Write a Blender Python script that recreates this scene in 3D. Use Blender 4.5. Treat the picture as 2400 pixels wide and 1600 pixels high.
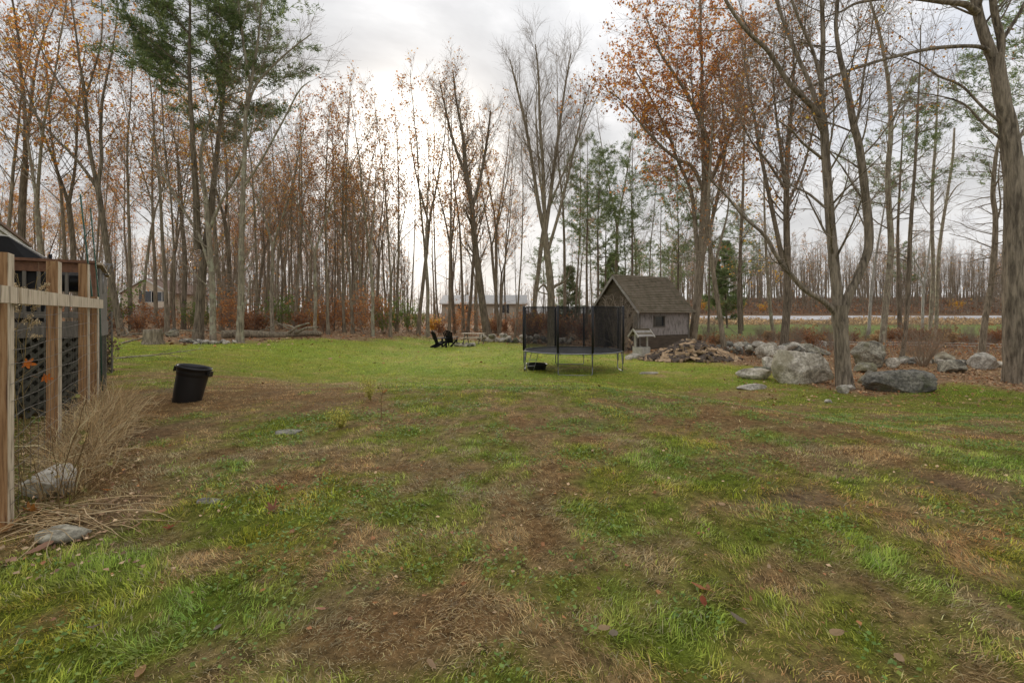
import bpy, bmesh, math, random
import numpy as np
from mathutils import Vector, Matrix

# ------------------------------------------------------------------ reset
for o in list(bpy.data.objects):
    bpy.data.objects.remove(o)
S = bpy.context.scene
C = S.collection
R = math.radians
PI = math.pi

# ------------------------------------------------------------------ camera
F, CX, HY, EYE = 1100.0, 1200.0, 735.0, 2.2      # focal (px of a 2400 wide photo), centre, horizon row, eye height
cam = bpy.data.objects.new('camera', bpy.data.cameras.new('camera'))
C.objects.link(cam)
cam.location = (0, 0, EYE)
cam.rotation_euler = (R(90), 0, 0)
cam.data.sensor_fit = 'HORIZONTAL'
cam.data.sensor_width = 36
cam.data.lens = F / 2400 * 36
cam.data.shift_y = -(800 - HY) / 2400
cam.data.clip_end = 3000
cam.data.clip_start = 0.05
S.camera = cam

# ------------------------------------------------------------------ sky
SUN_AZ = math.atan2(-0.20, 1.0)                  # to the left of the view axis (+Y)
SUN_EL = R(15)
sd = Vector((math.sin(SUN_AZ) * math.cos(SUN_EL), math.cos(SUN_AZ) * math.cos(SUN_EL), math.sin(SUN_EL)))
W = bpy.data.worlds.new('World')
S.world = W
W.use_nodes = True
nt = W.node_tree
nt.nodes.clear()
def N(tree, typ, **kw):
    n = tree.nodes.new(typ)
    for k, v in kw.items():
        setattr(n, k, v)
    return n
def math_n(tree, op, a, b=None, clamp=False):
    n = N(tree, 'ShaderNodeMath', operation=op, use_clamp=clamp)
    for i, v in enumerate((a, b)):
        if v is None: continue
        if isinstance(v, (int, float)): n.inputs[i].default_value = v
        else: tree.links.new(v, n.inputs[i])
    return n.outputs[0]
def ramp(tree, fac, stops):
    n = N(tree, 'ShaderNodeValToRGB')
    e = n.color_ramp.elements
    while len(e) < len(stops): e.new(0.5)
    for i, (p, c) in enumerate(stops):
        e[i].position = p
        e[i].color = (c[0], c[1], c[2], 1) if not isinstance(c, (int, float)) else (c, c, c, 1)
    tree.links.new(fac, n.inputs[0])
    return n.outputs[0]
def mixc(tree, fac, a, b, mode='MIX'):
    n = N(tree, 'ShaderNodeMix', data_type='RGBA', blend_type=mode)
    for sock, v in ((n.inputs[0], fac), (n.inputs[6], a), (n.inputs[7], b)):
        if isinstance(v, (int, float)): sock.default_value = v
        elif isinstance(v, tuple): sock.default_value = (v[0], v[1], v[2], 1)
        else: tree.links.new(v, sock)
    return n.outputs[2]

tc = N(nt, 'ShaderNodeTexCoord')
dirv = tc.outputs['Generated']
sep = N(nt, 'ShaderNodeSeparateXYZ'); nt.links.new(dirv, sep.inputs[0])
den = math_n(nt, 'ADD', math_n(nt, 'MAXIMUM', sep.outputs[2], 0.0), 0.22)
comb = N(nt, 'ShaderNodeCombineXYZ')
nt.links.new(math_n(nt, 'DIVIDE', sep.outputs[0], den), comb.inputs[0])
nt.links.new(math_n(nt, 'DIVIDE', sep.outputs[1], den), comb.inputs[1])
n1 = N(nt, 'ShaderNodeTexNoise'); n1.inputs['Scale'].default_value = 1.15; n1.inputs['Detail'].default_value = 7; n1.inputs['Roughness'].default_value = 0.55; n1.inputs['Distortion'].default_value = 0.35
mp = N(nt, 'ShaderNodeMapping'); mp.inputs['Location'].default_value = (0.35, 5.2, 0.0)
nt.links.new(comb.outputs[0], mp.inputs[0]); nt.links.new(mp.outputs[0], n1.inputs['Vector'])
cloud = ramp(nt, n1.outputs[0], [(0.32, (0.27, 0.28, 0.305)), (0.43, (0.35, 0.346, 0.345)), (0.52, (0.25, 0.25, 0.253)), (0.62, (0.182, 0.182, 0.187))])
sky = N(nt, 'ShaderNodeTexSky', sky_type='NISHITA', sun_disc=False)
sky.sun_elevation = SUN_EL
sky.sun_rotation = SUN_AZ
skys = mixc(nt, 1.0, sky.outputs[0], (0.07, 0.07, 0.07), 'MULTIPLY')
base = mixc(nt, 0.93, skys, cloud)
# bright veil of cloud in front of the low sun
vm = N(nt, 'ShaderNodeVectorMath', operation='DOT_PRODUCT'); nt.links.new(dirv, vm.inputs[0]); vm.inputs[1].default_value = sd
dp = math_n(nt, 'MAXIMUM', vm.outputs['Value'], 0.0)
veil = math_n(nt, 'ADD', math_n(nt, 'MULTIPLY', math_n(nt, 'POWER', dp, 14.0), 0.04), math_n(nt, 'MULTIPLY', math_n(nt, 'POWER', dp, 130.0), 2.0))
add = mixc(nt, 1.0, base, mixc(nt, 1.0, (1.0, 0.93, 0.82), veil, 'MULTIPLY'), 'ADD')
hz = math_n(nt, 'SUBTRACT', 1.0, math_n(nt, 'MULTIPLY', math_n(nt, 'ABSOLUTE', sep.outputs[2]), 2.2), clamp=True)
zen = math_n(nt, 'ADD', 0.55, math_n(nt, 'MULTIPLY', math_n(nt, 'MAXIMUM', sep.outputs[2], 0.0), 1.55))     # overcast skies brighten towards the zenith
add = mixc(nt, 1.0, add, zen, 'MULTIPLY')
fin = mixc(nt, math_n(nt, 'MULTIPLY', hz, 0.60), add, (0.53, 0.518, 0.512))
bg = N(nt, 'ShaderNodeBackground'); bg.inputs[1].default_value = 1.0
nt.links.new(fin, bg.inputs[0])
wo = N(nt, 'ShaderNodeOutputWorld'); nt.links.new(bg.outputs[0], wo.inputs[0])

# ------------------------------------------------------------------ sun
sl = bpy.data.lights.new('sun', 'SUN')
sl.energy = 1.5; sl.angle = R(16); sl.color = (1.0, 0.93, 0.83)
sun = bpy.data.objects.new('sun', sl); C.objects.link(sun)
sun.rotation_euler = (-sd).to_track_quat('-Z', 'Y').to_euler()
sun.location = sd * 60

S.view_settings.view_transform = 'Standard'
S.view_settings.look = 'None'
S.view_settings.gamma = 1.0
S.view_settings.use_curve_mapping = False
S.view_settings.exposure = 1.22
S.render.engine = 'CYCLES'
S.cycles.max_bounces = 6
S.cycles.transparent_max_bounces = 12

# ------------------------------------------------------------------ terrain function
def sm(a, b, t):
    t = np.clip((np.asarray(t, float) - a) / (b - a), 0, 1)
    return t * t * (3 - 2 * t)
def h2(ix, iy, seed):
    v = (ix.astype(np.int64) * 374761393 + iy.astype(np.int64) * 668265263 + seed * 974634777) & 0x7fffffff
    v = ((v ^ (v >> 13)) * 1274126177) & 0x7fffffff
    v = v ^ (v >> 16)
    return (v & 0xffff) / 65535.0
def vn(x, y, seed=0):
    x = np.asarray(x, float); y = np.asarray(y, float)
    ix = np.floor(x); iy = np.floor(y); fx = x - ix; fy = y - iy
    fx = fx * fx * (3 - 2 * fx); fy = fy * fy * (3 - 2 * fy)
    a = h2(ix, iy, seed); b = h2(ix + 1, iy, seed); c = h2(ix, iy + 1, seed); d = h2(ix + 1, iy + 1, seed)
    return (a * (1 - fx) + b * fx) * (1 - fy) + (c * (1 - fx) + d * fx) * fy
def fbm(x, y, seed=0, o=4):
    s = 0; a = 0.5; t = 0
    for i in range(o):
        s = s + a * vn(x * 2 ** i + 17.3 * i, y * 2 ** i - 9.1 * i, seed + i); t += a; a *= 0.5
    return s / t
def zg(x, y):
    x = np.asarray(x, float); y = np.asarray(y, float)
    sh = 4.6 * sm(1.5, 6.5, x)
    near = 0.72 * (1 - sm(0, 1, (y - 8.2 + sh) / 8.3))
    zc = near + np.interp(y, [0, 45, 60, 90, 150, 500, 1500], [0, 0, .3, 1.1, 1.9, 2.1, 2.15])
    zr = near + np.interp(y, [0, 30, 40, 60, 74, 86, 95, 130, 200, 400, 1500], [0, 0, .2, .73, 1.22, 1.72, 2.3, 5.5, 9, 11, 11])
    yy = np.maximum(y, 1.0)
    wr = sm(.27, .40, x / yy) * sm(24, 34, y)
    z = zc * (1 - wr) + zr * wr
    zl = 0.72 + 0.025 * np.clip(-x - 10, 0, 60) * sm(8, 22, y)
    wl = sm(-5, -12, x + 0.0 * y) * (1 - sm(60, 120, y))
    z = z * (1 - wl) + zl * wl
    z = z + (fbm(x * .35, y * .35, 5, 3) - .5) * 0.10 * sm(3, 12, y)
    return z
def zg1(x, y): return float(zg(np.array([x]), np.array([y]))[0])
def hit(px, py):
    """ground point seen in photo pixel (px, py): intersect the ray with the terrain"""
    t = np.concatenate([np.linspace(1.2, 60, 3000), np.linspace(60, 400, 2000)])
    zr = EYE - (py - HY) / F * t
    g = zg((px - CX) / F * t, t)
    k = np.argmax(zr <= g)
    if zr[k] > g[k]: k = len(t) - 1
    return Vector(((px - CX) / F * t[k], t[k], g[k]))
def at(px, py, d):
    return Vector(((px - CX) / F * d, d, EYE - (py - HY) / F * d))
def to_px(x, y, z):
    yy = np.maximum(y, .3)
    return CX + F * x / yy, HY - F * (z - EYE) / yy

# ------------------------------------------------------------------ scene helpers
def tag(o, label=None, cat=None, group=None, kind=None):
    if label: o['label'] = label
    if cat: o['category'] = cat
    if group: o['group'] = group
    if kind: o['kind'] = kind
    return o
def thing(name, label, cat, loc=(0, 0, 0), rz=0, group=None):
    o = bpy.data.objects.new(name, None); C.objects.link(o)
    o.empty_display_size = 0.2
    o.location = loc; o.rotation_euler = (0, 0, rz)
    return tag(o, label, cat, group)
class Geo:
    """collects vertices / polygons / per-vertex colours and links them as ONE mesh object"""
    def __init__(s): s.v = []; s.f = []; s.c = []; s.n = 0
    def add(s, v, faces, mat=0, col=None, smooth=True):
        v = np.asarray(v, float).reshape(-1, 3)
        for fa in (faces if isinstance(faces, list) else [faces]):
            s.f.append((np.asarray(fa, np.int64) + s.n, mat, smooth))
        s.v.append(v)
        if col is None: col = (0.5, 0.5, 0.5)
        c = np.asarray(col, float)
        if c.ndim == 1: c = np.tile(c, (len(v), 1))
        s.c.append(c); s.n += len(v)
        return s
    def mesh(s, name):
        m = bpy.data.meshes.new(name)
        v = np.concatenate(s.v).astype(np.float32); c = np.concatenate(s.c)
        m.vertices.add(len(v)); m.vertices.foreach_set('co', v.ravel())
        loops = np.concatenate([f.ravel() for f, _, _ in s.f]).astype(np.int32)
        tot = np.concatenate([np.full(len(f), f.shape[1]) for f, _, _ in s.f])
        st = np.concatenate([[0], np.cumsum(tot)[:-1]]).astype(np.int32)
        m.loops.add(len(loops)); m.loops.foreach_set('vertex_index', loops)
        m.polygons.add(len(tot)); m.polygons.foreach_set('loop_start', st)
        m.polygons.foreach_set('material_index', np.concatenate([np.full(len(f), k) for f, k, _ in s.f]).astype(np.int32))
        m.polygons.foreach_set('use_smooth', np.concatenate([np.full(len(f), q) for f, _, q in s.f]).astype(bool))
        a = m.color_attributes.new('col', 'FLOAT_COLOR', 'POINT')
        a.data.foreach_set('color', np.concatenate([c, np.ones((len(c), 1))], 1).astype(np.float32).ravel())
        m.update(calc_edges=True)
        return m
    def obj(s, name, mats, parent=None):
        m = s.mesh(name)
        for k in (mats if isinstance(mats, (list, tuple)) else [mats]): m.materials.append(k)
        o = bpy.data.objects.new(name, m); C.objects.link(o)
        if parent: o.parent = parent
        return o
    # shapes
    def box(s, x0, x1, y0, y1, z0, z1, mat=0, col=None, M=None, j=0.0):
        v = np.array([[x, y, z] for z in (z0, z1) for y in (y0, y1) for x in (x0, x1)], float)
        if j: v += np.random.uniform(-j, j, v.shape)
        if M is not None: v = np.array([M @ Vector(p) for p in v])
        return s.add(v, np.array([[0, 2, 3, 1], [4, 5, 7, 6], [0, 1, 5, 4], [2, 6, 7, 3], [0, 4, 6, 2], [1, 3, 7, 5]]), mat, col, False)
    def bar(s, a, b, w, h, mat=0, col=None, up=(0, 0, 1)):
        a = Vector(a); b = Vector(b); d = b - a; L = d.length; d.normalize()
        up = Vector(up)
        if abs(d.dot(up)) > .98: up = Vector((0, 1, 0))
        x = d.cross(up).normalized(); z = x.cross(d).normalized()
        M = Matrix((( x.x, d.x, z.x, a.x), (x.y, d.y, z.y, a.y), (x.z, d.z, z.z, a.z), (0, 0, 0, 1)))
        return s.box(-w / 2, w / 2, 0, L, -h / 2, h / 2, mat, col, M)
    def tube(s, pts, rad, sides=8, mat=0, col=None, cap=True, rough=0, seed=0):
        pts = np.asarray([tuple(p) for p in pts], float); n = len(pts)
        rad = np.full(n, rad, float) if np.isscalar(rad) else np.asarray(rad, float)
        tubes(s, [(pts, rad)], sides, mat, col, rough, seed)
        if cap:
            b = s.n - n * sides
            s.f.append((np.array([[b + i for i in range(sides)][::-1]]), mat, False))
            s.f.append((np.array([[b + (n - 1) * sides + i for i in range(sides)]]), mat, False))
        return s
    def lathe(s, prof, seg=32, mat=0, col=None, loc=(0, 0, 0), smooth=True):
        a = np.arange(seg) / seg * 2 * PI
        v = np.array([[r * math.cos(t) + loc[0], r * math.sin(t) + loc[1], z + loc[2]] for r, z in prof for t in a])
        f = [[k * seg + i, k * seg + (i + 1) % seg, (k + 1) * seg + (i + 1) % seg, (k + 1) * seg + i] for k in range(len(prof) - 1) for i in range(seg)]
        return s.add(v, np.array(f), mat, col, smooth)
def tubes(geo, polys, sides, mat=0, col=None, rough=0, seed=0):
    byn = {}
    for p in polys: byn.setdefault(len(p[0]), []).append(p)
    a = np.arange(sides) / sides * 2 * PI
    rg = np.random.default_rng(seed + 5)
    for n, L in byn.items():
        P = np.array([p[0] for p in L]); Rd = np.array([p[1] for p in L])          # B,n,3  B,n
        T = np.gradient(P, axis=1); T /= np.linalg.norm(T, axis=2, keepdims=True) + 1e-9
        m = T.mean(1); ref = np.where((np.abs(m[:, 2]) > .7 * np.linalg.norm(m, axis=1))[:, None], np.array([[1., 0, 0]]), np.array([[0, 0, 1.]]))
        U = np.cross(T, ref[:, None, :]); U /= np.linalg.norm(U, axis=2, keepdims=True) + 1e-9
        V = np.cross(T, U)
        rr = np.repeat(Rd[:, :, None], sides, 2)
        if rough:
            z = rg.normal(size=(len(L), n, sides))
            w = np.zeros_like(z); w[:, 0] = z[:, 0]
            for k in range(1, n): w[:, k] = .86 * w[:, k - 1] + .5 * z[:, k]
            rr = rr * (1 + rough * w)
        ring = P[:, :, None, :] + rr[..., None] * (np.cos(a)[None, None, :, None] * U[:, :, None, :] + np.sin(a)[None, None, :, None] * V[:, :, None, :])
        B = len(L); v = ring.reshape(-1, 3)
        k = np.arange(n - 1)[:, None]; i = np.arange(sides)[None, :]
        q = np.stack([k * sides + i, k * sides + (i + 1) % sides, (k + 1) * sides + (i + 1) % sides, (k + 1) * sides + i], -1).reshape(-1, 4)
        f = (q[None] + (np.arange(B) * n * sides)[:, None, None]).reshape(-1, 4)
        geo.add(v, f, mat, col, True)
def spline(pts, m=6):
    """Catmull-Rom through rows of any width"""
    p = np.asarray(pts, float); p = np.vstack([2 * p[0] - p[1], p, 2 * p[-1] - p[-2]])
    out = []
    for i in range(1, len(p) - 2):
        t = np.linspace(0, 1, m, endpoint=False)[:, None]
        out.append(.5 * (2 * p[i] + (p[i + 1] - p[i - 1]) * t + (2 * p[i - 1] - 5 * p[i] + 4 * p[i + 1] - p[i + 2]) * t ** 2 + (3 * p[i] - p[i - 1] - 3 * p[i + 1] + p[i + 2]) * t ** 3))
    out.append(p[-2:-1])
    return np.vstack(out)

# ------------------------------------------------------------------ materials
def new_mat(name):
    m = bpy.data.materials.new(name); m.use_nodes = True
    t = m.node_tree; b = t.nodes['Principled BSDF']
    return m, t, b
def noise(t, scale, detail=5, rough=.6, stretch=None, coord='pos', dist=0.0):
    n = N(t, 'ShaderNodeTexNoise')
    n.inputs['Scale'].default_value = scale; n.inputs['Detail'].default_value = detail; n.inputs['Roughness'].default_value = rough; n.inputs['Distortion'].default_value = dist
    src = N(t, 'ShaderNodeNewGeometry').outputs['Position'] if coord == 'pos' else N(t, 'ShaderNodeTexCoord').outputs['Object']
    if stretch:
        mpn = N(t, 'ShaderNodeMapping'); mpn.inputs['Scale'].default_value = stretch
        t.links.new(src, mpn.inputs[0]); src = mpn.outputs[0]
    t.links.new(src, n.inputs['Vector'])
    return n.outputs[0]
def bump(t, b, h, strength=.4, dist=.02):
    n = N(t, 'ShaderNodeBump'); n.inputs['Strength'].default_value = strength; n.inputs['Distance'].default_value = dist
    t.links.new(h, n.inputs['Height']); t.links.new(n.outputs[0], b.inputs['Normal'])
def plain(name, c1, c2=None, scale=8, rough=.8, stretch=None, bmp=.3, dist=.01, metal=0, coord='obj', spec=.3, stops=None):
    m, t, b = new_mat(name)
    c2 = c2 or tuple(x * .6 for x in c1)
    n = noise(t, scale, 6, .62, stretch, coord)
    t.links.new(ramp(t, n, stops or [(.32, c2), (.68, c1)]), b.inputs['Base Color'])
    b.inputs['Roughness'].default_value = rough; b.inputs['Metallic'].default_value = metal
    b.inputs['Specular IOR Level'].default_value = spec
    if bmp: bump(t, b, n, bmp, dist)
    return m
def bark(name, dark, light, lichen, lich=.62, sc=1.0):
    m, t, b = new_mat(name)
    ridge = noise(t, 16 * sc, 6, .65, (1, 1, .13), 'pos', .4)
    big = noise(t, 1.3 * sc, 4, .6)
    c = ramp(t, ridge, [(.37, dark), (.50, tuple((a + q) / 2 for a, q in zip(dark, light))), (.62, light)])
    lf = ramp(t, noise(t, 3.1 * sc, 5, .65), [(lich, 0.0), (lich + .08, .75)])
    c = mixc(t, lf, c, lichen)
    c = mixc(t, .25, c, ramp(t, big, [(.3, tuple(x * .7 for x in dark)), (.7, light)]))
    t.links.new(c, b.inputs['Base Color']); b.inputs['Roughness'].default_value = .95; b.inputs['Specular IOR Level'].default_value = .15
    bump(t, b, ridge, 1.0, .05)
    return m
def attr_mat(name, rough=.7, trans=.0, spec=.2, jit=0.0):
    m, t, b = new_mat(name)
    a = N(t, 'ShaderNodeAttribute', attribute_name='col')
    col = a.outputs['Color']
    b.inputs['Roughness'].default_value = rough; b.inputs['Specular IOR Level'].default_value = spec
    t.links.new(col, b.inputs['Base Color'])
    if trans:
        tr = N(t, 'ShaderNodeBsdfTranslucent'); t.links.new(col, tr.inputs[0])
        mx = N(t, 'ShaderNodeMixShader'); mx.inputs[0].default_value = trans
        out = t.nodes['Material Output']
        t.links.new(b.outputs[0], mx.inputs[1]); t.links.new(tr.outputs[0], mx.inputs[2]); t.links.new(mx.outputs[0], out.inputs[0])
    return m
M = {}
M['bark'] = bark('bark_grey_brown', (.10, .08, .056), (.38, .315, .225), (.40, .40, .30), .64)
M['bark_dark'] = bark('bark_dark', (.072, .058, .042), (.29, .235, .168), (.36, .37, .27), .68)
M['bark_pale'] = bark('bark_pale_lichen', (.125, .105, .075), (.43, .365, .27), (.46, .47, .33), .52)
M['bark_oak'] = bark('bark_oak_ridged', (.068, .055, .041), (.37, .308, .228), (.42, .42, .34), .68, .8)
M['bark_white'] = bark('bark_white', (.22, .20, .17), (.55, .52, .46), (.06, .05, .04), .60, 1.2)
M['twig'] = plain('twig', (.34, .275, .21), (.21, .168, .127), 3, .9, None, 0, coord='pos')
M['leaf'] = attr_mat('autumn_leaf', .6, .5)
M['needle'] = attr_mat('pine_needle', .55, .4)
M['grass'] = attr_mat('grass_blades', .6, .30, .25)
M['litter'] = attr_mat('leaf_litter', .8, .0, .1)
M['rock'] = None
def rock_mat(name, base_c, dark, pale, moss):
    m, t, b = new_mat(name)
    n = noise(t, 2.3, 8, .68, None, 'pos', .6); n2 = noise(t, 14, 5, .7); n3 = noise(t, 1.1, 5, .6)
    c = ramp(t, n, [(.36, dark), (.46, base_c), (.56, pale), (.66, base_c), (.74, dark)])
    c = mixc(t, ramp(t, n2, [(.44, 0.0), (.60, .75)]), c, tuple(x * .42 for x in base_c))
    c = mixc(t, ramp(t, n3, [(.52, 0.0), (.62, .6)]), c, moss)
    t.links.new(c, b.inputs['Base Color']); b.inputs['Roughness'].default_value = .92; b.inputs['Specular IOR Level'].default_value = .2
    bump(t, b, math_n(t, 'ADD', n, math_n(t, 'MULTIPLY', n2, .35)), .9, .05)
    return m
M['rock'] = rock_mat('granite', (.46, .41, .32), (.17, .145, .11), (.70, .64, .53), (.31, .275, .175))
M['rock_moss'] = rock_mat('mossy_granite', (.27, .245, .185), (.09, .08, .062), (.44, .41, .32), (.20, .19, .09))
M['rock_pale'] = rock_mat('pale_stone', (.46, .42, .35), (.28, .25, .205), (.60, .56, .48), (.36, .32, .25))
M['rock_dark'] = rock_mat('dark_slab', (.17, .16, .135), (.05, .046, .037), (.29, .27, .22), (.11, .12, .055))

# ------------------------------------------------------------------ ground colours
BND = [(-200, 785), (250, 787), (330, 800), (450, 806), (600, 800), (700, 792), (760, 795), (860, 797), (960, 790), (1150, 800), (1230, 806), (1330, 812), (1450, 828),
       (1520, 838), (1650, 846), (1700, 852), (1760, 858), (1850, 890), (1950, 915), (2040, 928), (2140, 918), (2230, 895), (2300, 900), (2400, 918), (2700, 930)]
BX = np.array([b[0] for b in BND]); BY = np.array([b[1] for b in BND])
# patches on the lawn: photo px, py, rx, ry, green change (+ lush, - dry), bare earth
PATCH = [
    (250, 1000, 150, 60, -.8, .5), (290, 1120, 150, 70, -.6, .45), (640, 928, 210, 24, -.5, .3), (1000, 1090, 240, 16, -.35, .2),
    (620, 935, 190, 34, -.75, .15), (430, 950, 90, 25, -.6, .3), (300, 985, 130, 60, -.55, .2), (230, 1100, 130, 90, -.65, .35), (480, 1060, 160, 40, -.25, .05),
    (330, 985, 50, 9, 1.0, -.3), (600, 1010, 90, 22, .55, -.2), (380, 1040, 80, 20, .45, -.2), (800, 985, 60, 28, .2, 0), (790, 905, 45, 14, -.5, .0),
    (700, 1110, 120, 25, -.55, .4), (150, 1230, 190, 50, -.7, .5), (330, 1180, 120, 50, -.55, .3), (480, 1150, 90, 40, -.1, 0), (880, 1080, 180, 30, -.5, .2), (500, 1230, 160, 45, .5, -.2),
    (200, 1400, 300, 70, .75, -.3), (120, 1520, 260, 90, .65, -.3), (450, 1380, 180, 60, .45, -.2), (600, 1500, 260, 60, -.15, 0), (900, 1250, 200, 60, .2, 0),
    (1200, 1080, 220, 70, .15, 0), (1240, 1170, 110, 80, -.45, .1), (1130, 1360, 110, 70, -.45, .15), (960, 1440, 130, 60, -.5, .35), (1120, 1500, 240, 70, -.6, .25), (1270, 1200, 50, 120, -.3, .0),
    (1400, 1330, 90, 90, .5, -.2), (1330, 1210, 80, 40, .2, 0), (1820, 1170, 170, 18, -.2, .75), (1700, 1185, 70, 14, -.2, .6), (1640, 1420, 50, 22, -.2, .6), (1820, 1340, 90, 40, -.4, .3),
    (2330, 1200, 90, 70, -.45, .55), (2200, 1140, 120, 26, -.45, .5), (1950, 1060, 200, 40, -.3, .1), (2300, 1010, 150, 40, -.5, .15), (1500, 960, 200, 30, -.2, .1), (1700, 930, 130, 22, -.45, .15),
    (2250, 925, 110, 20, .7, -.2), (1750, 895, 110, 10, .6, -.2), (1850, 1260, 180, 60, .35, -.1), (2150, 1300, 160, 70, .0, 0), (1700, 1130, 120, 40, .4, -.1), (2100, 1500, 260, 60, .25, 0),
    (1560, 1520, 120, 60, .35, 0), (1350, 868, 160, 12, .5, -.1), (1340, 860, 110, 8, -.8, .9), (1650, 1250, 120, 40, -.3, .1), (1450, 1480, 120, 40, .3, 0), (2330, 1480, 90, 120, -.1, .1),
    (1300, 950, 260, 22, .15, 0), (1000, 930, 160, 40, .35, -.1), (960, 1010, 120, 30, .3, 0), (1250, 1010, 200, 25, -.2, .1), (700, 870, 420, 30, .15, 0), (640, 812, 420, 14, .35, 0),
    (1500, 880, 120, 14, -.25, 0), (1120, 830, 160, 10, -.2, 0), (2000, 960, 150, 25, -.4, .2)]
def lawn(x, y):
    """-> green 0..1, bare earth 0..1, lawn mask 0..1, meadow mask"""
    z = zg(x, y); px, py = to_px(x, y, z)
    b = np.interp(px, BX, BY) + (fbm(x * .8, y * .8, 31, 3) - .5) * 14
    mask = sm(-5, 7, py - b) * (y > .3) + (y <= .3)
    g = .515 + (fbm(x * .55, y * .40, 11, 4) - .5) * 1.0 + (fbm(x * 2.6, y * 2.2, 12, 3) - .5) * 1.3 + (fbm(x * 8, y * 7, 14, 2) - .5) * .9
    e = (fbm(x * .9, y * .8, 13, 4) - .66) * 3.0 + (fbm(x * 4, y * 4, 15, 2) - .5) * .6
    for (qx, qy, rx, ry, dg, db) in PATCH:
        w = np.exp(-np.clip((((px - qx) / rx) ** 2 + ((py - qy) / ry) ** 2), 0, 30) * .8)
        g = g + dg * w * .66; e = e + db * w * .8
    g = g + .20 * sm(6.5, 10, y) * (1 - sm(13, 20, y)) * sm(760, 1000, px)
    e = e - .45 * sm(6.5, 10, y) * sm(760, 1000, px)
    far = sm(10, 19, y)
    g = g * (1 - far) + far * (g * .5 + .42)
    g = g + far * .10 * np.sin((y * .55 + x * .22) * 2.2)
    e = e - far * .6
    med = sm(.30, .40, x / np.maximum(y, 1)) * sm(33, 39, y)
    g = g + .12 * sm(13, 24, y)
    return np.clip(g, 0, 1), np.clip(e, 0, 1), mask, med
G_LUSH = np.array((.275, .350, .045)); G_MID = np.array((.395, .380, .075)); G_DRY = np.array((.520, .375, .165)); G_BROWN = np.array((.430, .255, .110)); EARTH = np.array((.150, .105, .066)); LITTER = np.array((.27, .175, .10))
def lerp(a, b, t): return a + (b - a) * t
def gcol(g):
    g = np.asarray(g)[:, None]
    c = lerp(G_BROWN, G_DRY, np.clip(g / .28, 0, 1))
    c = np.where(g > .28, lerp(G_DRY, G_MID, np.clip((g - .28) / .27, 0, 1)), c)
    c = np.where(g > .55, lerp(G_MID, G_LUSH, np.clip((g - .55) / .40, 0, 1)), c)
    return c
def ground_col(x, y):
    g, e, m, med = lawn(x, y)
    c = gcol(g) * (.40 + .45 * sm(9, 22, y))[:, None]  # soil tone under the turf, darkened further near for shade between blades
    c = lerp(c, EARTH, (e * .85)[:, None])
    lit = LITTER * (.75 + .6 * fbm(x * 1.7, y * 1.7, 21, 3))[:, None]
    c = lerp(lit, c, m[:, None])
    # meadow, verge and hillside across the wall
    yy = y + (fbm(x * .2, y * .2, 23, 3) - .5) * 5
    mc = np.stack([np.interp(yy, [36, 40, 44, 60, 64, 74, 88, 100, 160], v) for v in
                   ([.16, .17, .16, .16, .27, .30, .20, .15, .14], [.10, .16, .19, .19, .20, .21, .13, .085, .08], [.05, .06, .06, .06, .11, .12, .08, .05, .05])], 1)
    mc = mc * (.8 + .4 * fbm(x * .6, y * .6, 24, 3))[:, None]
    c = lerp(c, mc, med[:, None])
    return c

# ------------------------------------------------------------------ ground sheet
def build_ground():
    u = np.linspace(-1, 1, 341); xs = np.sinh(u * 6.2) / math.sinh(6.2) * 900
    w = np.linspace(-.42, 1, 460); ys = np.sinh(w * 5.9) / math.sinh(5.9) * 1400
    X, Y = np.meshgrid(xs, ys); x = X.ravel(); y = Y.ravel()
    z = zg(x, y) + (fbm(x * 3, y * 3, 41, 3) - .5) * .05 * (1 - sm(10, 30, np.abs(y)))
    nx, ny = len(xs), len(ys)
    i = np.arange(nx - 1)[None, :]; k = np.arange(ny - 1)[:, None]
    q = np.stack([k * nx + i, k * nx + i + 1, (k + 1) * nx + i + 1, (k + 1) * nx + i], -1).reshape(-1, 4)
    m, t, b = new_mat('ground_turf')
    a = N(t, 'ShaderNodeAttribute', attribute_name='col')
    n = noise(t, 13, 7, .75); n2 = noise(t, 150, 3, .6)
    sp = ramp(t, n, [(.34, .35), (.50, .95), (.66, 1.55)])
    c = mixc(t, 1.0, a.outputs['Color'], sp, 'MULTIPLY')
    c = mixc(t, 1.0, c, ramp(t, n2, [(.3, .7), (.7, 1.25)]), 'MULTIPLY')
    t.links.new(c, b.inputs['Base Color']); b.inputs['Roughness'].default_value = 1; b.inputs['Specular IOR Level'].default_value = .05
    bump(t, b, math_n(t, 'ADD', n, math_n(t, 'MULTIPLY', n2, .4)), .8, .03)
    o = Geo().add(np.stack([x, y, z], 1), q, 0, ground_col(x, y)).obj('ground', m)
    tag(o, 'autumn lawn and woodland ground sloping gently away', 'ground', kind='structure')
build_ground()
def build_road():
    xs = np.linspace(14, 420, 160); g = Geo(); v = []
    prof = [(74.0, .01), (74.6, .06), (80, .14), (85.4, .08), (86, .02)]
    for x in xs:
        for yq, dz in prof: v.append((x, yq + .0 * x, zg1(x, yq) + dz + .03))
    n = len(prof)
    f = [[i * n + k, (i + 1) * n + k, (i + 1) * n + k + 1, i * n + k + 1] for i in range(len(xs) - 1) for k in range(n - 1)]
    g.add(v, np.array(f), 0, (.4, .4, .4))
    o = g.obj('road', plain('worn_asphalt', (.50, .49, .49), (.40, .39, .39), 2, .8, None, 0, coord='pos', spec=.4))
    tag(o, 'pale grey road passing beyond the meadow', 'road', kind='structure')
build_road()

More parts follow.
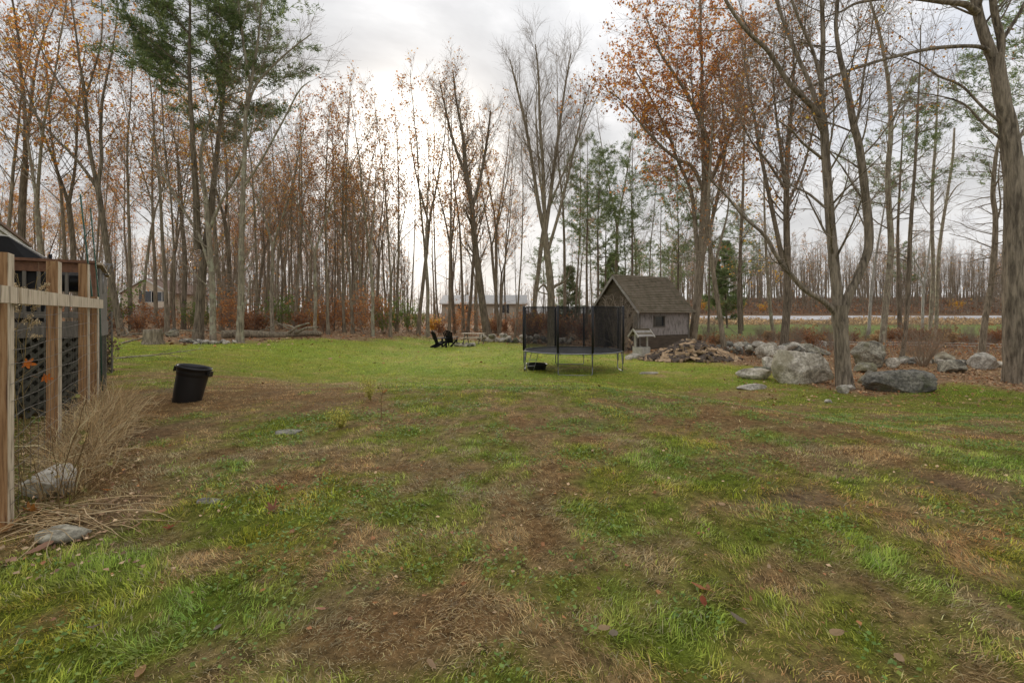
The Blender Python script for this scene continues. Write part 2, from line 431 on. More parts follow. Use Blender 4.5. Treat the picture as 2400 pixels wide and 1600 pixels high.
# ------------------------------------------------------------------ trees
class Tree:
    def __init__(s, seed): s.r = np.random.default_rng(seed); s.lev = [[], [], [], [], []]; s.tips = []
    def path(s, p, d, L, n, wig, up, r0, r1):
        pts = [p]; d = d / np.linalg.norm(d)
        for k in range(n):
            d = d + s.r.normal(size=3) * wig + np.array((0, 0, up)); d /= np.linalg.norm(d)
            pts.append(pts[-1] + d * L / n)
        t = np.linspace(0, 1, n + 1)
        return np.array(pts), r0 + (r1 - r0) * t ** .8
    def put(s, poly, lev): s.lev[lev].append(poly); return poly
    def side(s, poly, lev, count, t0, t1, Lfun, ang, up, wig, rk=.55, n=4, minr=.005, hor=None):
        """count children of level lev along poly between t0..t1"""
        pts, rad = poly; m = len(pts) - 1; out = []
        for q in range(count):
            t = t0 + (t1 - t0) * (q + s.r.uniform(.1, .9)) / count
            k = min(int(t * m), m - 1); fr = t * m - k
            p = pts[k] * (1 - fr) + pts[k + 1] * fr; r = rad[k] * (1 - fr) + rad[k + 1] * fr
            ax = pts[k + 1] - pts[k]; ax = ax / (np.linalg.norm(ax) + 1e-9)
            th = s.r.uniform(0, 2 * PI)
            a = np.cross(ax, (0.3, .5, .81)); a /= np.linalg.norm(a); b = np.cross(ax, a)
            sd_ = a * math.cos(th) + b * math.sin(th)
            an = R(s.r.uniform(*ang)); d = ax * math.cos(an) + sd_ * math.sin(an)
            if hor is not None: d[2] = d[2] * hor[0] + hor[1]
            L = Lfun(t)
            rr = max(min(r * rk, r * .9), minr)
            out.append(s.put(s.path(p, d, L, n, wig, up, rr, max(rr * .35, minr * .6)), lev))
        return out
    def leaves(s, polys, per, size, cols, t0=.2, spread=.12, flat=.0):
        P = []; n = 0
        for pts, rad in polys:
            k = s.r.poisson(per * 2.4) if s.r.random() < .42 else 0
            for _ in range(k):
                t = s.r.uniform(t0, 1) * (len(pts) - 1); i = min(int(t), len(pts) - 2); f = t - i
                P.append(pts[i] * (1 - f) + pts[i + 1] * f)
        if not P: return None
        P = np.array(P) + s.r.normal(size=(len(P), 3)) * spread
        return leaf_quads(s.r, P, size, cols, flat)
def leaf_quads(r, P, size, cols, flat=0.0):
    n = len(P)
    d = r.normal(size=(n, 3)); d[:, 2] -= .5; d[:, 2] *= (1 - flat); d /= np.linalg.norm(d, axis=1, keepdims=True)
    e = np.cross(d, r.normal(size=(n, 3)) * np.array([1 - flat, 1 - flat, 1.0])); e /= np.linalg.norm(e, axis=1, keepdims=True) + 1e-9
    nn = np.cross(d, e)
    L = (size * r.uniform(.6, 1.25, n))[:, None]
    w = L * r.uniform(.32, .5, n)[:, None]
    v = np.stack([P, P + d * L * .5 + e * w + nn * L * .12, P + d * L, P + d * L * .45 - e * w + nn * L * .12], 1).reshape(-1, 3)
    cc = np.clip(np.array(cols)[r.integers(0, len(cols), n)] * r.uniform(1.0, 2.0, n)[:, None], 0, .78)
    f = np.arange(n * 4).reshape(-1, 4)
    return v, f, np.repeat(cc, 4, 0)
LC = {
    'orange': [(.46, .195, .04), (.40, .155, .035), (.52, .26, .055), (.33, .13, .04)],
    'gold': [(.55, .33, .05), (.49, .26, .045), (.45, .21, .04)],
    'rust': [(.25, .115, .05), (.20, .09, .045), (.29, .135, .055), (.17, .085, .05)],
    'brown': [(.20, .095, .045), (.155, .08, .045), (.25, .12, .05)],
    'mix': [(.25, .125, .055), (.40, .18, .045), (.20, .10, .055), (.32, .15, .05), (.46, .25, .05)],
    'green': [(.10, .15, .03), (.13, .18, .035), (.07, .11, .025)],
    'beech': [(.38, .175, .06), (.31, .135, .05), (.43, .235, .09)],
}
PINE = [(.145, .20, .075), (.19, .245, .095), (.11, .155, .065), (.24, .285, .11)]
def build_tree_meshes(T, name, sides=(9, 6, 4, 3, 3), leaf=None, barkm='bark', rough=0):
    g = Geo()
    if T.lev[0]: tubes(g, T.lev[0], sides[0], 0, None, rough, 3)
    if T.lev[1]: tubes(g, T.lev[1], sides[1], 0, None, rough * .6, 4)
    trunk = g.mesh('trunk'); trunk.materials.append(M[barkm])
    c = Geo()
    for l in (2, 3, 4):
        if T.lev[l]: tubes(c, T.lev[l], sides[l], 0)
    if leaf is not None:
        for L in (leaf if isinstance(leaf, list) else [leaf]):
            if L is not None: c.add(L[0], L[1], 1, L[2], False)
    crown = c.mesh('crown'); crown.materials.append(M['twig']); crown.materials.append(M['leaf'])
    return trunk, crown
def hardwood(seed, H=25, r=.26, clear=.42, forks=0, spread=.26, twigs=6, leafcol=None, per=.0, lsize=.13, dens=1.0, barkm='bark', low=3, lean=0.0):
    """forest-grown hardwood, base at the origin, about H metres tall"""
    T = Tree(seed); rg = T.r
    d0 = np.array((lean + rg.normal() * .03, rg.normal() * .03, 1.0))
    stems = []
    if forks:
        hf = H * rg.uniform(.18, .5)
        a = T.put(T.path(np.zeros(3) - (0, 0, .3), d0, hf + .3, 7, .03, .01, r * 1.15, r * .95), 0)
        for k in range(forks + 1):
            th = rg.uniform(0, 2 * PI) if k == 0 else th + 2 * PI / (forks + 1)
            d = np.array((math.cos(th) * .26, math.sin(th) * .26, 1.0))
            stems.append(T.put(T.path(a[0][-1], d, (H - hf) * rg.uniform(.88, 1.0), 11, .045, .03, r * .70, .02), 0))
    else:
        stems.append(T.put(T.path(np.zeros(3) - (0, 0, .3), d0, H, 15, .028, .015, r, .018), 0))
    # root flare
    for st in T.lev[0][:1]:
        st[1][0] *= 1.35
    tw = []
    for st in stems:
        L0 = np.linalg.norm(st[0][-1] - st[0][0])
        c0 = max(.08, (clear * H - st[0][0][2]) / L0)
        nb = int(dens * 25 / len(stems) ** .5)
        l1 = T.side(st, 1, nb, c0, .97, lambda t: H * spread * (1.08 - .75 * (t - c0) / (1 - c0)) * rg.uniform(.55, 1.1), (28, 58), .07, .08, .34, 6, .010)
        for b in l1:
            L = np.linalg.norm(b[0][-1] - b[0][0])
            l2 = T.side(b, 2, max(3, int(L * 1.25 * dens)), .2, 1.0, lambda t: L * .42 * (1.2 - .7 * t) * rg.uniform(.6, 1.1), (22, 52), .07, .09, .5, 4, .007)
            for c_ in l2: tw += T.side(c_, 3, max(2, int(twigs * rg.uniform(.6, 1.2))), .15, 1.0, lambda t: rg.uniform(.5, 1.25), (18, 50), .06, .10, .6, 2, .006)
        tw += T.side(st, 3, 6, .8, 1.0, lambda t: rg.uniform(.6, 1.4), (20, 45), .05, .1, .6, 3, .006)
        for b in T.side(st, 2, low, .12, max(.16, c0), lambda t: rg.uniform(.8, 2.6), (45, 85), .02, .12, .22, 4, .007):
            tw += T.side(b, 3, 3, .3, 1, lambda t: rg.uniform(.3, .8), (20, 50), .03, .1, .6, 2, .005)
    leaf = T.leaves(tw, per, lsize, leafcol, .1, .10) if per else None
    return build_tree_meshes(T, 'tree', leaf=leaf, barkm=barkm)
def needle_tufts(r, P, D, n, L, w, cols):
    """n slim needle blades fanning from every point P around direction D"""
    B = len(P)
    d = D[:, None, :] * .8 + r.normal(size=(B, n, 3)) * .55; d[:, :, 2] += .15; d /= np.linalg.norm(d, axis=2, keepdims=True)
    e = np.cross(d, r.normal(size=(B, n, 3))); e /= np.linalg.norm(e, axis=2, keepdims=True) + 1e-9
    LL = L * r.uniform(.6, 1.2, (B, n, 1)); P = P[:, None, :] + r.normal(size=(B, n, 3)) * L * .25
    v = np.stack([P - e * w, P + e * w, P + d * LL], 2).reshape(-1, 3)
    c = np.array(cols)[r.integers(0, len(cols), B)] * r.uniform(.7, 1.35, B)[:, None]
    return v, np.arange(len(v)).reshape(-1, 3), np.repeat(c, n * 3, 0)
def pine(seed, H=22, r=.26, live=.45, spread=.22, dead=14, dens=1.0, nl=.22, tw=7, two=False, top=1.0):
    T = Tree(seed); rg = T.r
    stems = [T.put(T.path(np.array((0, 0, -.3)), np.array((rg.normal() * .02, rg.normal() * .02, 1.0)), H, 16, .015, .02, r, .02), 0)]
    if two: stems.append(T.put(T.path(np.array((.0, 0, H * .22)), np.array((-.10, .05, 1.0)), H * .70, 12, .02, .02, r * .8, .02), 0))
    T.lev[0][0][1][0] *= 1.3
    P = []; D = []
    for st in stems:
        z = live
        while z < .985:
            k = int(rg.integers(3, 6))
            shape = (1 - (z - live) / (1 - live)) ** .65 * min(1, .55 + (z - live) * 4)
            for b in T.side(st, 1, k, z, min(z + .012, .99), lambda t: H * spread * (shape * rg.uniform(.55, 1.15) + .06) * top, (55, 88), .045, .05, .32, 6, .012):
                L = np.linalg.norm(b[0][-1] - b[0][0])
                for c_ in T.side(b, 2, max(3, int(L * 2.6 * dens)), .25, 1.0, lambda t: rg.uniform(.4, 1.0) * min(1.4, L * .5), (30, 70), .03, .10, .5, 3, .006, hor=(.6, .05)):
                    for i in range(1, 4):
                        for _ in range(int(tw * .45) + 1):
                            f = rg.uniform(); P.append(c_[0][i - 1] * (1 - f) + c_[0][i] * f + rg.normal(size=3) * .07); dd = c_[0][i] - c_[0][i - 1]; D.append(dd / (np.linalg.norm(dd) + 1e-9))
            z += rg.uniform(.022, .04) / max(.6, dens)
        dl = T.side(st, 2, dead, .12, live + .1, lambda t: rg.uniform(1.0, H * spread * .8), (70, 95), .01, .06, .16, 6, .010)
        for b in dl: T.side(b, 3, 5, .25, 1.0, lambda t: rg.uniform(.3, 1.2), (25, 60), .0, .08, .6, 3, .006)
    nd = needle_tufts(rg, np.array(P), np.array(D), 5, nl, nl * .11, PINE)
    tr, cr = build_tree_meshes(T, 'pine', leaf=nd, barkm='bark_dark')
    cr.materials[1] = M['needle']
    return tr, cr

ZV = np.zeros(3)
PROTO = {}
def proto(key, kind, meshes): PROTO[key] = (kind, meshes)
proto('bareA', 'bare_tree', hardwood(1, 26, .19, .38, 0, .27, 9))
proto('bareB', 'bare_tree', hardwood(2, 25, .17, .40, 1, .25, 8))
proto('bareC', 'bare_tree', hardwood(3, 27, .22, .34, 2, .24, 8, barkm='bark_pale'))
proto('mixA', 'maple_tree', hardwood(4, 25, .175, .36, 0, .28, 8, LC['mix'], 1.1, .18))
proto('mixB', 'maple_tree', hardwood(5, 24, .165, .38, 1, .27, 8, LC['orange'] + LC['mix'], 1.3, .16, barkm='bark_pale'))
proto('oakA', 'oak_tree', hardwood(6, 24, .185, .36, 0, .28, 8, LC['orange'] + LC['rust'], 2.0, .18))
proto('oakB', 'oak_tree', hardwood(7, 22, .175, .34, 1, .25, 8, LC['gold'] + LC['orange'], 1.9, .18, barkm='bark_dark'))
proto('slimA', 'slim_tree', hardwood(8, 21, .10, .38, 0, .15, 7, LC['mix'], .5, .15, .8, low=5))
proto('slimB', 'slim_tree', hardwood(9, 19, .085, .32, 0, .14, 7, None, 0, .15, .8, 'bark_dark', low=6, lean=.06))
proto('slimC', 'slim_tree', hardwood(10, 20, .09, .36, 1, .15, 7, LC['mix'], 1.0, .16, .8, 'bark_pale', low=5, lean=-.05))
proto('pineA', 'pine_tree', pine(11, 22, .19, .50, .25, 18, .7, .25, 6))
proto('pineB', 'pine_tree', pine(12, 19, .17, .42, .27, 16, .7, .25, 6))
proto('pineD', 'pine_tree', pine(14, 22, .20, .50, .30, 75, .6, .24, 5))
proto('pineC', 'pine_tree', pine(13, 9, .12, .12, .26, 3, 1.0, .24))
def plant_tree(key, loc, s, rz, label, group, tilt=(0, 0)):
    kind, (tr, cr) = PROTO[key]
    o = thing(kind, label, 'tree', loc, 0, group)
    o.rotation_euler = (tilt[0], tilt[1], rz); o.scale = (s, s, s)
    for nm, me in (('trunk', tr), ('crown', cr)):
        c = bpy.data.objects.new(nm, me); C.objects.link(c); c.parent = o
    return o
LAB = {
    'bareA': ('tall straight bare grey-brown tree in the wood behind the lawn', 'single-stemmed bare trees of the wood'),
    'bareB': ('tall bare tree with a forked trunk in the wood behind the lawn', 'forked bare trees of the wood'),
    'bareC': ('large bare pale-barked tree with three spreading stems in the wood', 'three-stemmed bare trees of the wood'),
    'mixA': ('tall tree with sparse brown and orange leaves behind the lawn', 'sparse-leaved trees of the wood'),
    'mixB': ('forked pale-barked tree with thin rusty leaves behind the lawn', 'forked rusty-leaved trees of the wood'),
    'oakA': ('oak tree with orange-brown crown in the wood behind the lawn', 'orange oaks of the wood'),
    'oakB': ('dark forked oak tree with golden orange leaves in the wood', 'golden oaks of the wood'),
    'slimA': ('slender upright young tree with few brown leaves in the wood', 'slender brown-leaved trees of the wood'),
    'slimB': ('slender dark leafless young tree leaning slightly in the wood', 'slender leafless trees of the wood'),
    'slimC': ('slender pale forked young tree with scattered leaves in the wood', 'slender forked trees of the wood'),
    'pineA': ('tall pine tree with high green crown and dead lower branches', 'tall pines behind the shed and wood'),
    'pineB': ('mid-height pine tree with layered green branches in the wood', 'layered pines of the wood'),
    'pineC': ('low bushy young pine tree green to the ground', 'young pines'),
}
rnd = random.Random(77)
def short(t): return t.replace(' in the wood behind the lawn', '').replace(' behind the lawn', '').replace(' in the wood', '')
def lab(k, px, d):
    a, b = (short(LAB[k][0]) + ' ' + zone(px, d)).split('!')
    return a + b if len((a + b).split()) <= 16 else a
def zone(px, d):
    z = ('beside the deck' if px < 235 else 'around the neighbour house' if px < 420 else 'near the double pine' if px < 540 else 'behind the fallen log' if px < 760 else 'among the orange beech saplings' if px < 950 else
         'behind the black chairs' if px < 1075 else 'behind the picnic table' if px < 1200 else 'behind the trampoline' if px < 1370 else 'behind the shed')
    return z + ('!, at the lawn edge' if d < 44 else '!, deeper in the wood' if d > 62 else '!, just inside the wood')
# trees one can place: px, base py, top py (crown top), kind
NAMED = [
    (18, 772, -60, 'mixA'), (62, 770, -120, 'oakB'), (98, 776, -40, 'mixB'), (160, 768, 60, 'bareA'), (180, 774, 90, 'oakB'), (207, 770, 120, 'slimA'), (308, 776, 60, 'mixA'), (330, 770, 150, 'slimC'),
    (368, 768, 120, 'oakA'), (392, 780, 30, 'bareA'), (408, 784, 60, 'slimB'), (430, 772, 200, 'oakB'), (520, 775, 150, 'bareB'), (538, 768, 180, 'oakB'), (600, 775, 170, 'mixA'), (638, 782, 190, 'mixB'),
    (660, 770, 230, 'slimB'), (690, 776, 230, 'oakA'), (712, 768, 210, 'slimA'), (738, 784, 240, 'mixB'), (770, 784, 210, 'oakA'), (782, 775, 250, 'slimB'), (807, 780, 200, 'mixA'), (828, 782, 215, 'oakA'),
    (848, 772, 260, 'slimC'), (874, 790, 240, 'mixB'), (915, 790, 215, 'mixA'), (929, 776, 230, 'oakA'), (955, 772, 300, 'slimA'), (980, 784, 190, 'bareB'), (1003, 790, 205, 'mixB'), (1031, 776, 230, 'slimA'),
    (1052, 788, 160, 'mixA'), (1086, 780, 220, 'bareA'), (1118, 775, 260, 'slimC'), (1162, 780, 230, 'bareB'), (1186, 776, 280, 'slimB'), (1205, 796, 240, 'slimA'), (1248, 782, 170, 'bareC'), (1325, 788, 130, 'bareA'),
    (1345, 778, 190, 'slimA'), (1375, 796, 320, 'pineA'), (1402, 788, 340, 'pineB'), (1440, 782, 210, 'bareB'), (1483, 790, 300, 'pineA'), (1550, 786, 360, 'slimA'), (1590, 780, 380, 'pineB'), (1525, 775, 330, 'slimB'),
    (1660, 778, 430, 'pineA'), (1740, 775, 470, 'pineB'), (1435, 770, 590, 'pineC'), (1330, 772, 620, 'pineC'), (1705, 768, 560, 'pineC'),
]
HTS = {'bareA': 26, 'bareB': 25, 'bareC': 27, 'mixA': 25, 'mixB': 24, 'oakA': 24, 'oakB': 22, 'slimA': 21, 'slimB': 19, 'slimC': 20, 'pineA': 22, 'pineB': 19, 'pineC': 9, 'pineD': 22}
for (px, py, tp, k) in NAMED:
    p = hit(px, py)
    Ht = EYE + (HY - tp) / F * p.y - p.z
    plant_tree(k, p, Ht / HTS[k], rnd.uniform(0, 6.28), lab(k, px, p.y), LAB[k][1])
# the rest of the wood, deeper in
cnt = 0
for i in range(285):
    px = rnd.uniform(-140, 1640) if i < 230 else rnd.uniform(180, 900); d = rnd.uniform(46, 105) if i < 230 else rnd.uniform(44, 80)
    gap = 1.0 if px < 880 else (.80 if px < 1250 else .65)
    if rnd.random() > gap: continue
    x = (px - CX) / F * d
    if 905 < px < 1235 and 72 < d: continue
    if 270 < px < 400 and 50 < d < 78: continue
    k = rnd.choice(['bareA', 'bareB', 'mixA', 'mixB', 'oakA', 'slimA', 'slimA', 'slimB', 'slimB', 'slimC', 'slimC', 'oakB'] if px < 1250 else ['slimA', 'slimB', 'slimC', 'bareA', 'pineB'])
    plant_tree(k, (x, d, zg1(x, d) - .05), rnd.uniform(.62, .92), rnd.uniform(0, 6.28), lab(k, px, d), LAB[k][1], (rnd.gauss(0, .025), rnd.gauss(0, .025)))
# trees on the hillside across the road
for i in range(150):
    px = rnd.uniform(1560, 2560); d = rnd.uniform(94, 150)
    x = (px - CX) / F * d
    k = rnd.choice(['slimA', 'slimB', 'slimC', 'slimB', 'slimA', 'bareA'] + (['pineB'] if rnd.random() < .25 else []))
    kind = {'slimA': 'slender brown-leaved tree on the hillside across the road', 'slimB': 'slender leafless dark tree on the hillside across the road', 'slimC': 'slender pale forked tree on the hillside across the road',
            'bareA': 'taller bare tree on the hillside across the road', 'pineB': 'dark green pine on the hillside across the road'}[k]
    plant_tree(k, (x, d, zg1(x, d) - .05), rnd.uniform(.62, .95) * (1 if k != 'bareA' else .72), rnd.uniform(0, 6.28), kind, 'trees on the hillside across the road: ' + k[:4], (rnd.gauss(0, .02), rnd.gauss(0, .02)))

# ---- trees drawn limb by limb from what the photograph shows
def limb_px(rows, d, dd=0.0, m=5):
    """rows (px, py, width px) -> smooth 3D polyline at depth d drifting by dd"""
    a = []
    for i, (px, py, w) in enumerate(rows):
        q = d + dd * i / max(1, len(rows) - 1)
        p = at(px, py, q); a.append((p.x, p.y, p.z, .87 * w / 2 / F * q / math.hypot(1, (px - CX) / F)))
    s = spline(a, m)
    return s[:, :3], np.maximum(s[:, 3], .004)
def hero(name, label, base_px, limbs, seed, l1=6, l2=5, l3=5, L1=2.2, leafcol=None, per=0, lsize=.12, barkm='bark', up=.05, ang=(28, 60), leaf_limbs=None, dd=.0, rough=.03, sink=.12, d=None, m=5, sides=(16, 7, 4, 3, 3), t0=.25, trunk_free=True):
    b = hit(*base_px); d = d or b.y
    T = Tree(seed); rg = T.r; tw = []; twl = []
    for li, (rows, drift) in enumerate(limbs):
        pl = limb_px(rows, d, drift, m)
        if li == 0:
            pl[0][0] = np.array((pl[0][0][0], pl[0][0][1], b.z - sink))
        T.put(pl, 0)
        if li == 0 and trunk_free: continue
        Lm = np.linalg.norm(np.diff(pl[0], axis=0), axis=1).sum()
        c1 = T.side(pl, 1, max(1, int(l1 * Lm / 5)), t0, 1.0, lambda t: L1 * rg.uniform(.5, 1.25) * (1.15 - .5 * t), ang, up, .08, .30, 6, .008)
        for c_ in c1:
            L = np.linalg.norm(c_[0][-1] - c_[0][0])
            for e in T.side(c_, 2, l2, .2, 1, lambda t: L * .45 * rg.uniform(.6, 1.2), (22, 55), up, .10, .55, 4, .006):
                q = T.side(e, 3, l3, .15, 1, lambda t: rg.uniform(.25, .75) * L1 / 2, (20, 55), up * .6, .12, .6, 3, .004)
                tw += q
                if leaf_limbs is None or li in leaf_limbs: twl += q
    lf = T.leaves(twl, per, lsize, leafcol, .1, .07) if per else None
    tr, cr = build_tree_meshes(T, name, sides, lf, barkm, rough)
    o = thing(name, label, 'tree', tuple(b))
    for nm, me in (('trunk', tr), ('crown', cr)):
        c = bpy.data.objects.new(nm, me); C.objects.link(c); c.parent = o; c.matrix_parent_inverse = Matrix.Translation(-b)
    return o
hero('forked_tree', 'three-limbed grey bare tree growing between the big boulders', (1980, 908),
     [([(1980, 915, 60), (1978, 890, 50), (1974, 850, 43), (1971, 790, 41), (1968, 745, 45), (1966, 715, 48)], 0),
      ([(1966, 745, 36), (1962, 690, 32), (1953, 600, 29), (1945, 510, 27), (1937, 400, 25), (1932, 310, 23), (1929, 270, 19)], .3),
      ([(1930, 300, 18), (1908, 255, 17), (1850, 196, 15), (1800, 120, 13), (1750, 72, 11), (1700, 0, 9), (1660, -90, 7), (1630, -190, 4)], -1.2),
      ([(1930, 290, 17), (1925, 184, 16), (1929, 100, 14), (1926, 0, 12), (1922, -140, 9), (1925, -260, 5)], .3),
      ([(1929, 285, 15), (1900, 202, 13), (1870, 134, 12), (1840, 60, 10), (1818, -10, 9), (1790, -150, 6), (1775, -240, 4)], .9),
      ([(1925, 200, 10), (1905, 120, 9), (1870, 40, 8), (1850, -20, 7), (1820, -140, 5)], -.6),
      ([(1970, 750, 30), (1990, 690, 28), (2013, 643, 27), (2036, 572, 26), (2028, 456, 24), (2015, 349, 22), (2001, 292, 20), (1985, 202, 17), (1968, 130, 14), (1959, 60, 11), (1963, -10, 10), (1955, -160, 7), (1950, -260, 4)], -.3),
      ([(2003, 300, 10), (2014, 257, 8), (2025, 170, 7), (2040, 90, 5), (2050, 10, 3)], .8),
      ([(1960, 735, 22), (1930, 706, 17), (1887, 680, 15), (1859, 650, 14), (1838, 625, 13), (1813, 588, 12), (1792, 551, 10), (1746, 511, 8), (1705, 462, 7), (1666, 420, 5), (1640, 370, 3)], -.5),
      ([(1927, 372, 9), (1880, 334, 7), (1856, 306, 5), (1820, 280, 3)], -.8),
      ([(1936, 488, 8), (1893, 453, 7), (1856, 435, 5), (1825, 400, 3)], .9)],
     101, l1=9, l2=6, l3=5, L1=2.5, barkm='bark_oak', rough=.04, m=8, sides=(22, 7, 4, 3, 3))
hero('oak_tree', 'massive dark oak with a long horizontal limb beside the boulder wall', (2382, 897),
     [([(2389, 908, 104), (2387, 885, 94), (2385, 840, 86), (2382, 760, 78), (2380, 640, 72), (2380, 520, 66), (2376, 400, 60), (2366, 306, 54), (2352, 245, 48), (2337, 153, 46), (2334, 130, 44)], 0),
      ([(2334, 150, 38), (2313, 98, 34), (2294, 40, 31), (2283, -20, 28), (2262, -150, 22), (2250, -300, 14), (2245, -420, 6)], .3),
      ([(2340, 160, 28), (2346, 98, 25), (2332, 37, 23), (2326, -10, 21), (2316, -150, 16), (2330, -300, 10), (2330, -400, 5)], -.4),
      ([(2290, 30, 24), (2262, 11, 20), (2211, 5, 16), (2110, -6, 13), (2015, 6, 9), (1972, 27, 6), (1930, 42, 4)], -.6),
      ([(2322, 122, 15), (2285, 109, 13), (2193, 113, 12), (2101, 132, 10), (2028, 153, 9), (1948, 181, 8), (1856, 226, 6), (1795, 251, 4)], -.8),
      ([(2362, 300, 12), (2303, 251, 9), (2254, 202, 8), (2199, 178, 7), (2150, 147, 5), (2089, 125, 3)], .7),
      ([(2368, 345, 10), (2309, 294, 8), (2260, 245, 7), (2200, 225, 4), (2130, 215, 3)], 1.2),
      ([(2352, 90, 14), (2395, 20, 10), (2440, -80, 8), (2500, -160, 5)], -.5),
      ([(2385, 330, 13), (2440, 250, 10), (2520, 190, 7), (2600, 150, 4)], .4)],
     102, l1=9, l2=6, l3=5, L1=2.4, leafcol=LC['gold'] + LC['orange'] + LC['mix'], per=.9, lsize=.085, barkm='bark_oak', rough=.045, m=8, sides=(26, 7, 4, 3, 3), leaf_limbs=[3, 4, 5, 6, 7, 8])
hero('maple_tree', 'straight dark trunk with a left-leaning limb between woodpile and boulders', (1837, 824),
     [([(1836, 828, 32), (1838, 800, 26), (1843, 735, 22), (1846, 661, 21), (1844, 551, 19), (1843, 453, 16), (1847, 343, 13), (1856, 245, 10), (1860, 150, 7), (1856, 60, 4)], 0),
      ([(1838, 635, 15), (1822, 551, 13), (1804, 465, 12), (1789, 392, 10), (1777, 331, 9), (1767, 269, 7), (1750, 180, 5), (1738, 90, 3)], .8),
      ([(1843, 460, 11), (1829, 343, 9), (1819, 269, 7), (1812, 180, 5), (1815, 90, 3)], -.8),
      ([(1846, 480, 9), (1880, 400, 8), (1900, 330, 6), (1915, 240, 4)], .5), ([(1845, 450, 9), (1800, 380, 7), (1760, 330, 5), (1720, 250, 3)], -1)],
     103, l1=13, l2=7, l3=6, L1=3.2, leafcol=LC['mix'] + LC['rust'], per=.7, lsize=.15, barkm='bark_dark', trunk_free=False, t0=.45)
hero('oak_tree', 'broad oak with rusty orange crown rising behind the shed corner', (1622, 809),
     [([(1620, 812, 30), (1625, 780, 24), (1636, 686, 22), (1645, 582, 21), (1650, 470, 20), (1652, 430, 19)], 0),
      ([(1652, 440, 16), (1660, 343, 13), (1644, 294, 12), (1623, 245, 11), (1599, 202, 9), (1574, 165, 8), (1540, 110, 6), (1515, 40, 3)], -1.2),
      ([(1653, 440, 13), (1675, 404, 11), (1709, 318, 9), (1733, 245, 7), (1745, 150, 5), (1750, 60, 3)], .9),
      ([(1650, 450, 12), (1623, 392, 11), (1587, 373, 9), (1550, 343, 8), (1510, 300, 6), (1470, 250, 4), (1430, 215, 3)], -.8),
      ([(1651, 430, 14), (1648, 340, 12), (1645, 257, 11), (1645, 153, 9), (1642, 60, 7), (1640, -80, 4)], .3),
      ([(1640, 640, 13), (1630, 540, 12), (1620, 450, 10), (1590, 380, 8), (1560, 300, 6), (1520, 220, 5), (1480, 150, 3)], 1.2),
      ([(1642, 620, 12), (1668, 520, 10), (1690, 420, 9), (1700, 330, 7), (1690, 220, 5), (1680, 110, 3)], -.9)],
     104, l1=12, l2=7, l3=6, L1=3.6, leafcol=LC['orange'] + LC['rust'] + LC['orange'], per=2.3, lsize=.17, barkm='bark', t0=.2)
hero('tall_tree', 'tall slim bowed trunk behind the mossy boulder', (2068, 822),
     [([(2065, 826, 24), (2070, 780, 20), (2077, 704, 20), (2088, 582, 19), (2083, 478, 17), (2081, 398, 16), (2088, 306, 14), (2083, 202, 12), (2070, 122, 10), (2057, 61, 9), (2040, 5, 7), (2015, -90, 4)], 0),
      ([(2090, 290, 8), (2113, 233, 7), (2129, 202, 5), (2144, 158, 3)], .5)],
     105, l1=11, l2=6, l3=5, L1=2.6, barkm='bark_pale', trunk_free=False, t0=.3, up=.02, ang=(45, 85), leafcol=LC['mix'], per=.15)
hero('tall_tree', 'thin dark wavering trunk standing just left of the bare bush', (2113, 846),
     [([(2108, 850, 20), (2116, 825, 15), (2123, 765, 13), (2129, 674, 13), (2132, 582, 13), (2137, 490, 11), (2144, 398, 9), (2149, 306, 8), (2153, 214, 6), (2156, 153, 5), (2158, 60, 3)], 0)],
     106, l1=14, l2=4, l3=4, L1=1.8, barkm='bark_dark', trunk_free=False, t0=.35, up=-.01, ang=(60, 95))
hero('tall_tree', 'crooked grey trunk rising behind the pale boulder near the big oak', (2302, 834),
     [([(2298, 838, 28), (2302, 810, 22), (2309, 747, 20), (2322, 674, 19), (2331, 588, 18), (2333, 508, 16), (2327, 453, 15), (2334, 367, 12), (2343, 318, 9), (2352, 230, 6), (2350, 120, 3)], 0),
      ([(2336, 520, 7), (2345, 480, 6), (2340, 420, 4), (2345, 360, 3)], .4)],
     107, l1=12, l2=4, l3=4, L1=2.2, barkm='bark', trunk_free=False, t0=.3, up=-.01, ang=(60, 95))
hero('tall_tree', 'pale straight trunk standing at the meadow edge right of the bush', (2180, 790),
     [([(2178, 795, 15), (2181, 753, 12), (2187, 643, 12), (2184, 521, 11), (2186, 429, 10), (2192, 343, 8), (2196, 263, 6), (2200, 180, 4)], 0)], 108, l1=8, l2=5, l3=4, L1=2.6, barkm='bark_pale', trunk_free=False, t0=.4)
hero('dead_tree', 'broken-topped leaning dead trunk at the meadow edge', (2194, 786),
     [([(2192, 790, 14), (2195, 740, 12), (2199, 612, 11), (2208, 533, 10), (2221, 453, 9), (2233, 367, 8), (2237, 300, 6)], 0), ([(2215, 480, 5), (2240, 440, 4), (2262, 425, 2)], .3)],
     109, l1=3, l2=2, l3=2, L1=1.6, barkm='bark_pale', trunk_free=False, t0=.4)
hero('slim_tree', 'slim dark trunk at the meadow edge right of the oak by the shed', (1734, 782),
     [([(1735, 786, 14), (1734, 760, 12), (1732, 674, 11), (1737, 551, 9), (1741, 459, 8), (1743, 367, 6), (1745, 250, 4)], 0)], 110, l1=6, l2=5, l3=4, L1=2.8, barkm='bark_dark', trunk_free=False, t0=.3, leafcol=LC['gold'], per=.6, lsize=.16)
hero('slim_tree', 'slim pale curving trunk with yellow leaves at the meadow edge', (1812, 782),
     [([(1814, 786, 12), (1808, 750, 10), (1801, 674, 9), (1795, 582, 8), (1792, 500, 6), (1790, 400, 4)], 0)], 111, l1=6, l2=5, l3=4, L1=2.4, barkm='bark_pale', trunk_free=False, t0=.3, leafcol=LC['gold'], per=.9, lsize=.18)
